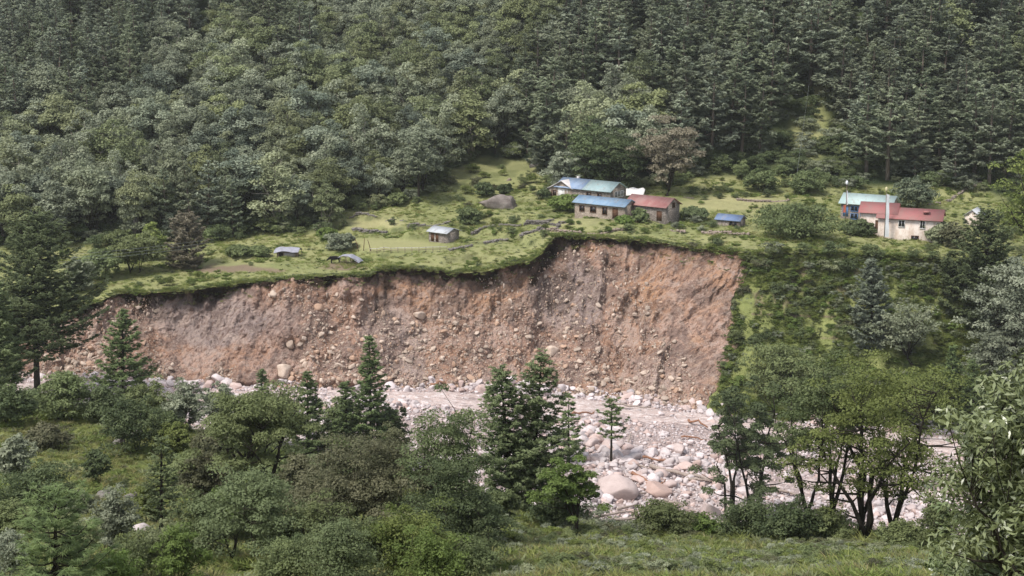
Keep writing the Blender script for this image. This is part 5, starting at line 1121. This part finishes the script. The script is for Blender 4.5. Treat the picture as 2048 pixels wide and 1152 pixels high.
def build_shrubs():
    """loose shrubs: the green slope right of the scar, the terraces, the forest edge, the near bank"""
    rng = np.random.default_rng(77); src = [src_of(m) for m in SHRUB]
    for m, s in zip(SHRUB, src): pass
    zones = []
    def sample(n, x0, x1, y0, y1, f, smin, smax, where, mix):
        k = 0; tries = 0
        while k < n and tries < n * 40:
            tries += 1; px, py = rng.uniform(x0, x1), rng.uniform(y0, y1)
            if not f(px, py): continue
            p = hit(px, py); zones.append((p, px, py, rng.uniform(smin, smax), where, int(rng.choice(mix)))); k += 1
    top = lambda px: np.interp(px, [q[0] for q in T_PTS], [q[1] for q in T_PTS])
    slope = lambda px, py: px > 1492 - (py - 506) * .19 + 8 and py > top(px) + 4
    sample(34, 1480, 2048, 508, 600, slope, .5, 1.1, 'high on the right green slope', [0, 1, 2, 4, 0, 1, 6, 7])
    sample(22, 1450, 2048, 600, 700, slope, .4, .95, 'midway on the right green slope', [0, 5, 2, 4, 0, 3, 6])
    sample(16, 1440, 2048, 700, 860, slope, .4, 1.0, 'low on the right green slope', [0, 5, 2, 3, 0, 6])
    sample(14, 1380, 1960, 488, 512, lambda a, b: b < top(a) + 8, .4, .8, 'along the cliff edge right of the scar', [0, 3, 4, 1])
    sample(22, 60, 1560, 330, 500, lambda a, b: forest_line(a) - 2 < b < forest_line(a) + 10, .6, 1.3, 'along the dark forest edge', [0, 1, 2, 6, 7])
    sample(24, 870, 1120, 325, 420, lambda a, b: b > forest_line(a) + 2 and not (955 < a < 1060 and b > 380), .4, .95, 'on the grassy slope above the huge boulder', [0, 3, 4, 6])
    sample(14, 900, 1100, 430, 480, lambda a, b: b > 430, .35, .7, 'on the bank between stone hut and scar top', [0, 3, 5, 6])
    sample(14, 1080, 1500, 440, 474, lambda a, b: b > 440, .35, .7, 'in front of the hamlet', [0, 1, 5, 2])
    sample(16, 1380, 1700, 365, 400, lambda a, b: b > forest_line(a), .4, .9, 'behind the dry yellow field', [0, 1, 6])
    sample(10, 1860, 2040, 400, 480, lambda a, b: True, .5, 1.0, 'right of the red-roofed house', [0, 2, 3, 6])
    sample(10, 100, 420, 540, 592, lambda a, b: b < top(a) - 6, .35, .8, 'at the left end of the terrace', [0, 3, 5])
    sample(6, 640, 960, 410, 460, lambda a, b: b > forest_line(a) + 4, .35, .7, 'among the walls above the stone hut', [0, 4, 6])
    tone = ['green', 'dark green', 'grey-green', 'yellow-green', 'brownish', 'bright green', 'leafy green', 'dark green']
    for p, px, py, s, wh, k in zones:
        sz = 'large' if s > .95 else 'small' if s < .6 else 'middle-sized'
        wh0 = wh
        if 'slope' in wh and px > 1430: wh = wh + ', ' + next(n_ for a_, n_ in [(1560, 'beside the scar edge'), (1680, 'left of the layered pine'), (1790, 'around the layered pine'), (1890, 'near the pale tree'), (9999, 'toward the right edge')] if px < a_)
        if 'edge' in wh and px < 1560 and 'forest' in wh: wh = wh + (', left part' if px < 500 else ', behind the stone hut' if px < 900 else ', behind the hamlet' if px < 1300 else ', behind the dry field')
        put_tree(SHRUB[k], 'shrub', p - [0, 0, .2], rng.uniform(0, 6.28), (s * rng.uniform(.9, 1.35), s * rng.uniform(.9, 1.3), s), f"{sz} {tone[k]} shrub {wh}", 'shrub', f"shrubs {wh}", crown='foliage')
    # low ground cover
    S = [src_of(m)[:1] for m in SHRUB]
    pts = []; scl = []; var = []
    def cover(n, c0, c1, fd0, fd1, f, s0, s1, mix):
        c = rng.uniform(c0, c1, n); d0, d1 = fd0(c), fd1(c); Y = d0 + (d1 - d0) * rng.random(n); X = c * Y; Z = zfun(X, Y); px, py = proj(X, Y, Z)
        k = f(px, py, X, Y); X, Y, Z = X[k], Y[k], Z[k]; m = len(X); pts.append(np.stack([X, Y, Z - .1], 1)); s = rng.uniform(s0, s1, m); scl.append(np.stack([s * 1.3, s * 1.2, s], 1)); var.append(rng.choice(mix, m))
    cr = colc(1492, 506)
    cover(3600, cr - .02, .40, DB, DT, lambda px, py, X, Y: (px > 1488 - (py - 506) * .19) & ((py < 610) | (rng.random(len(px)) < .5)), .2, .5, [0, 3, 5, 3, 6, 3, 5, 2])
    cover(700, -.40, colc(20, 640), DB, DT, lambda px, py, X, Y: px < 40, .3, .7, [0, 1, 6])
    cover(2600, -.38, .40, DC, DN, lambda px, py, X, Y: (Y < DN(X / Y) - 6), .3, .8, [0, 1, 2, 4, 6])
    und = lambda c: np.full_like(c, 300.); cover(5200, -.40, .40, und, lambda c: np.full_like(c, 470.), lambda px, py, X, Y: (py < forest_line(px) + 3) & (Y > DT(X / Y) + 12), .5, 1.3, [0, 1, 2, 6, 7])
    cover(1500, -.40, .40, DT, lambda c: DT(c) + 75, lambda px, py, X, Y: (py > forest_line(px)) & (fbm(X * .09, Y * .09, 0, 3, 78) > .22) & ~((px > 1040) & (px < 1390) & (py > 385) & (py < 445)) & ~((px > 1660) & (px < 1900) & (py > 420) & (py < 482)) & ~((px > 540) & (px < 920) & (py > 440)), .14, .36, [3, 3, 5, 6])
    K = lambda v: (lambda c: np.full_like(c, v))
    cover(2200, -.02, .36, K(76.), DC, lambda px, py, X, Y: fbm(X * .2, Y * .2, 0, 3, 79) > -.3, .15, .34, [2, 4, 3, 6, 2, 0])
    cover(420, -.36, -.1, K(90.), DC, lambda px, py, X, Y: fbm(X * .2, Y * .2, 0, 3, 79) > 0, .10, .26, [3, 5, 4, 6])
    n = sum(len(p) for p in pts)
    scatter_stuff('ground_cover', 'low leafy ground cover on the slopes and under the trees', 'undergrowth', np.concatenate(pts), np.stack([np.zeros(n), np.zeros(n), rng.uniform(0, 6.28, n)], 1), np.concatenate(scl), np.concatenate(var), S)
build_shrubs()

# ---------------------------------------------------------------- grass
GM = {'a': foliage_mat('grass_blades', (.155, .190, .055), (.300, .330, .105), (.27, .27, .10), trans=.35), 'b': foliage_mat('dry_grass_blades', (.20, .18, .07), (.36, .33, .14), (.28, .27, .12), trans=.35),
      'c': foliage_mat('herb_leaves', (.100, .145, .038), (.220, .270, .080), (.18, .21, .07), trans=.3), 'd': foliage_mat('fresh_grass_blades', (.15, .20, .045), (.29, .34, .10), (.26, .29, .09), trans=.35)}
def tuft(seed, mat, n=44, h=.55, r=.38, w_=.05, splay=.45):
    rng = np.random.default_rng(seed); a = rng.uniform(0, 6.28, n); rr = r * rng.random(n) ** .6; b = np.stack([np.cos(a) * rr, np.sin(a) * rr, -np.ones(n) * .05], 1)
    d = np.stack([np.cos(a) * splay + rng.normal(0, .3, n), np.sin(a) * splay + rng.normal(0, .3, n), np.ones(n)], 1) * (h * rng.uniform(.5, 1.15, n))[:, None]
    s = unit(np.cross(d, rng.normal(size=(n, 3)))) * w_ * .5; m = b + d * .55; tip = b + d + np.stack([d[:, 0], d[:, 1], -.25 * h * np.ones(n)], 1) * .5
    V = np.stack([b - s, m - s * .9, tip, m + s * .9, ], 1).reshape(-1, 3)
    return mesh_from('grass_tuft', V, quads=np.arange(n * 4).reshape(n, 4), mats=[mat], attrs={'tint': ('FACE', rng.random(n))})
def herb(seed, mat, n=60):
    rng = np.random.default_rng(seed); C = rng.normal(0, .25, (n, 3)); C[:, 2] = rng.uniform(.02, .5, n) * (1 - np.hypot(C[:, 0], C[:, 1])).clip(.2, 1)
    V, q = leaf_quads(C, rng.normal(0, .5, (n, 3)) + [0, 0, 1], .22, .6, rng); return mesh_from('herb', V, quads=q, mats=[mat], attrs={'tint': ('FACE', rng.random(n))})
def build_grass():
    rng = np.random.default_rng(91)
    T_ = [tuft(1, GM['a']), tuft(2, GM['a'], 36, .7, .3), tuft(3, GM['b'], 40, .6), tuft(4, GM['c'], 30, .42, .12, .17, .9), tuft(5, FM['olive'], 30, .5, .12, .17, .9), tuft(6, GM['d'], 50, .5), tuft(7, FM['brown'], 34, .5, .15, .10, .8)]
    src = []
    for i, m in enumerate(T_):
        p = hit([150, 300, 1300, 1500, 1100, 380, 1250][i], [930, 930, 1120, 1110, 1120, 950, 1130][i])
        o = link('herb' if i in (3, 4, 6) else 'grass_tuft', m, None, p); src.append(o)
        tag(o, ['tall green grass tuft on the left meadow', 'taller grass tuft at the right of the left meadow', 'dry yellow grass tuft on the near right grass', 'leafy herb on the near right grass', 'dark leafy herb on the grassy mound', 'fresh green grass tuft below the meadow boulder', 'rusty brown herb on the near right grass'][i], 'grass')
    pts = []; scl = []; var = []
    def add(n, c0, c1, y0, y1, f, s0, s1, mix):
        c = rng.uniform(c0, c1, n); d0, d1 = y0(c), y1(c); Y = np.sqrt(d0 ** 2 + (d1 ** 2 - d0 ** 2) * rng.random(n)); X = c * Y; Z = zfun(X, Y); px, py = proj(X, Y, Z); k = f(px, py, X, Y)
        X, Y, Z = X[k], Y[k], Z[k]; pts.append(np.stack([X, Y, Z], 1)); patch = fbm(X * .25, Y * .25, 0, 3, 92); s = rng.uniform(s0, s1, len(X)) * (1 + .45 * patch).clip(.5, 1.6); scl.append(np.stack([s, s, s], 1))
        v = rng.choice(mix, len(X)); v = np.where((patch > .45) & (rng.random(len(X)) < .7), 3, v); v = np.where((patch < -.5) & (rng.random(len(X)) < .6), 4, v); var.append(v)
    K = lambda v: (lambda c: np.full_like(c, v))
    add(26000, -.36, .36, K(72.), lambda c: DC(c) + 1, lambda px, py, X, Y: np.ones(len(X), bool), .45, .95, [0, 2, 1, 2, 3, 5, 0, 6, 4])
    add(6000, -.36, .36, lambda c: DC(c) - 6, lambda c: DC(c) + 8, lambda px, py, X, Y: np.ones(len(X), bool), .9, 1.5, [0, 1, 3, 4])
    field = lambda px, py: (np.abs(px - 800) < 105) & (np.abs(py - 490) < 13) | (np.abs(px - 745) < 60) & (np.abs(py - 448) < 10) | (np.abs(px - 1460) < 110) & (np.abs(py - 409) < 13) | (np.abs(px - 1150) < 65) & (np.abs(py - 446) < 9) | (np.abs(px - 470) < 90) & (np.abs(py - 535) < 9)
    add(9000, colc(1492, 506) - .02, .36, DB, DT, lambda px, py, X, Y: px > 1490 - (py - 506) * .19, .6, 1.2, [5, 0, 5, 3, 5])
    up = lambda px, py, X, Y: (py > forest_line(px) - 3) & ~field(px, py)
    add(13000, -.36, .36, DT, lambda c: DT(c) + 70, up, .5, 1.0, [5, 0, 5, 2, 5, 0])
    add(1900, -.36, .36, lambda c: DT(c) - .1, lambda c: DT(c) + 1.6, up, .6, 1.2, [0, 1, 5, 3, 4])     # the ragged turf lip over the scar
    sx, sy, sz, spx, spy, st = SC['scar']; m = 420; ri = (sx.shape[0] * (1 - .16 * rng.random(m) ** 2.2)).astype(int) - 1; ci = rng.integers(0, sx.shape[1], m)
    pts.append(np.stack([sx[ri, ci], sy[ri, ci], sz[ri, ci] - .1], 1)); s = rng.uniform(.4, 1.1, m); scl.append(np.stack([s, s, s], 1)); var.append(rng.choice([0, 1, 3, 4], m))    # slumped sods
    n = sum(len(p) for p in pts)
    scatter_stuff('grass', 'rough grass and herbs on the meadow and the terraces', 'grass', np.concatenate(pts), np.stack([rng.normal(0, .1, n), rng.normal(0, .1, n), rng.uniform(0, 6.28, n)], 1), np.concatenate(scl), np.concatenate(var), [[s] for s in src])
    for qx, qy, s, lab in [(262, 875, 1.1, 'pale flat boulder at the back of the left meadow'), (235, 890, .8, 'grey stone left below the flat meadow boulder'), (462, 975, .0, ''), (700, 1145, .5, 'small rock at the bottom edge'), (1760, 1132, .5, 'small pale rock in the near right grass'), (1376, 1140, .45, 'grey rock at the bottom edge of the right grass'),
                           (215, 1000, 1.0, 'brown rock half hidden in grass on the left meadow'), (265, 1000, .8, 'flat brown rock beside the half hidden one'), (285, 1065, .8, 'pale rock between the young pine and the silvery shrub'), (1080, 1045, .0, '')]:
        if s: p = hit(qx, qy); tag(link('boulder', rock_mesh('boulder', int(qx) + 3, ROCK_W if 'pale' in lab else ROCK_G), None, p + [0, 0, s * .25], (0, 0, 1), (s * 1.3, s, s)), lab, 'boulder')
build_grass()

# ---------------------------------------------------------------- haze over the whole valley
def build_haze():
    k = N('valley_haze'); v = k.n('VolumePrincipled', Density=.00008, Anisotropy=.2); v.inputs['Color'].default_value = (.90, .93, .95, 1)
    k.t.links.new(v.outputs[0], k.out.inputs['Volume'])
    mb = MB(); mb.box(-900, 900, -130, 1100, -130, 420); o = mb.build('haze', k.m); o['kind'] = 'stuff'; o['label'] = 'thin pale haze in the valley air'
    o.visible_shadow = True
build_haze()
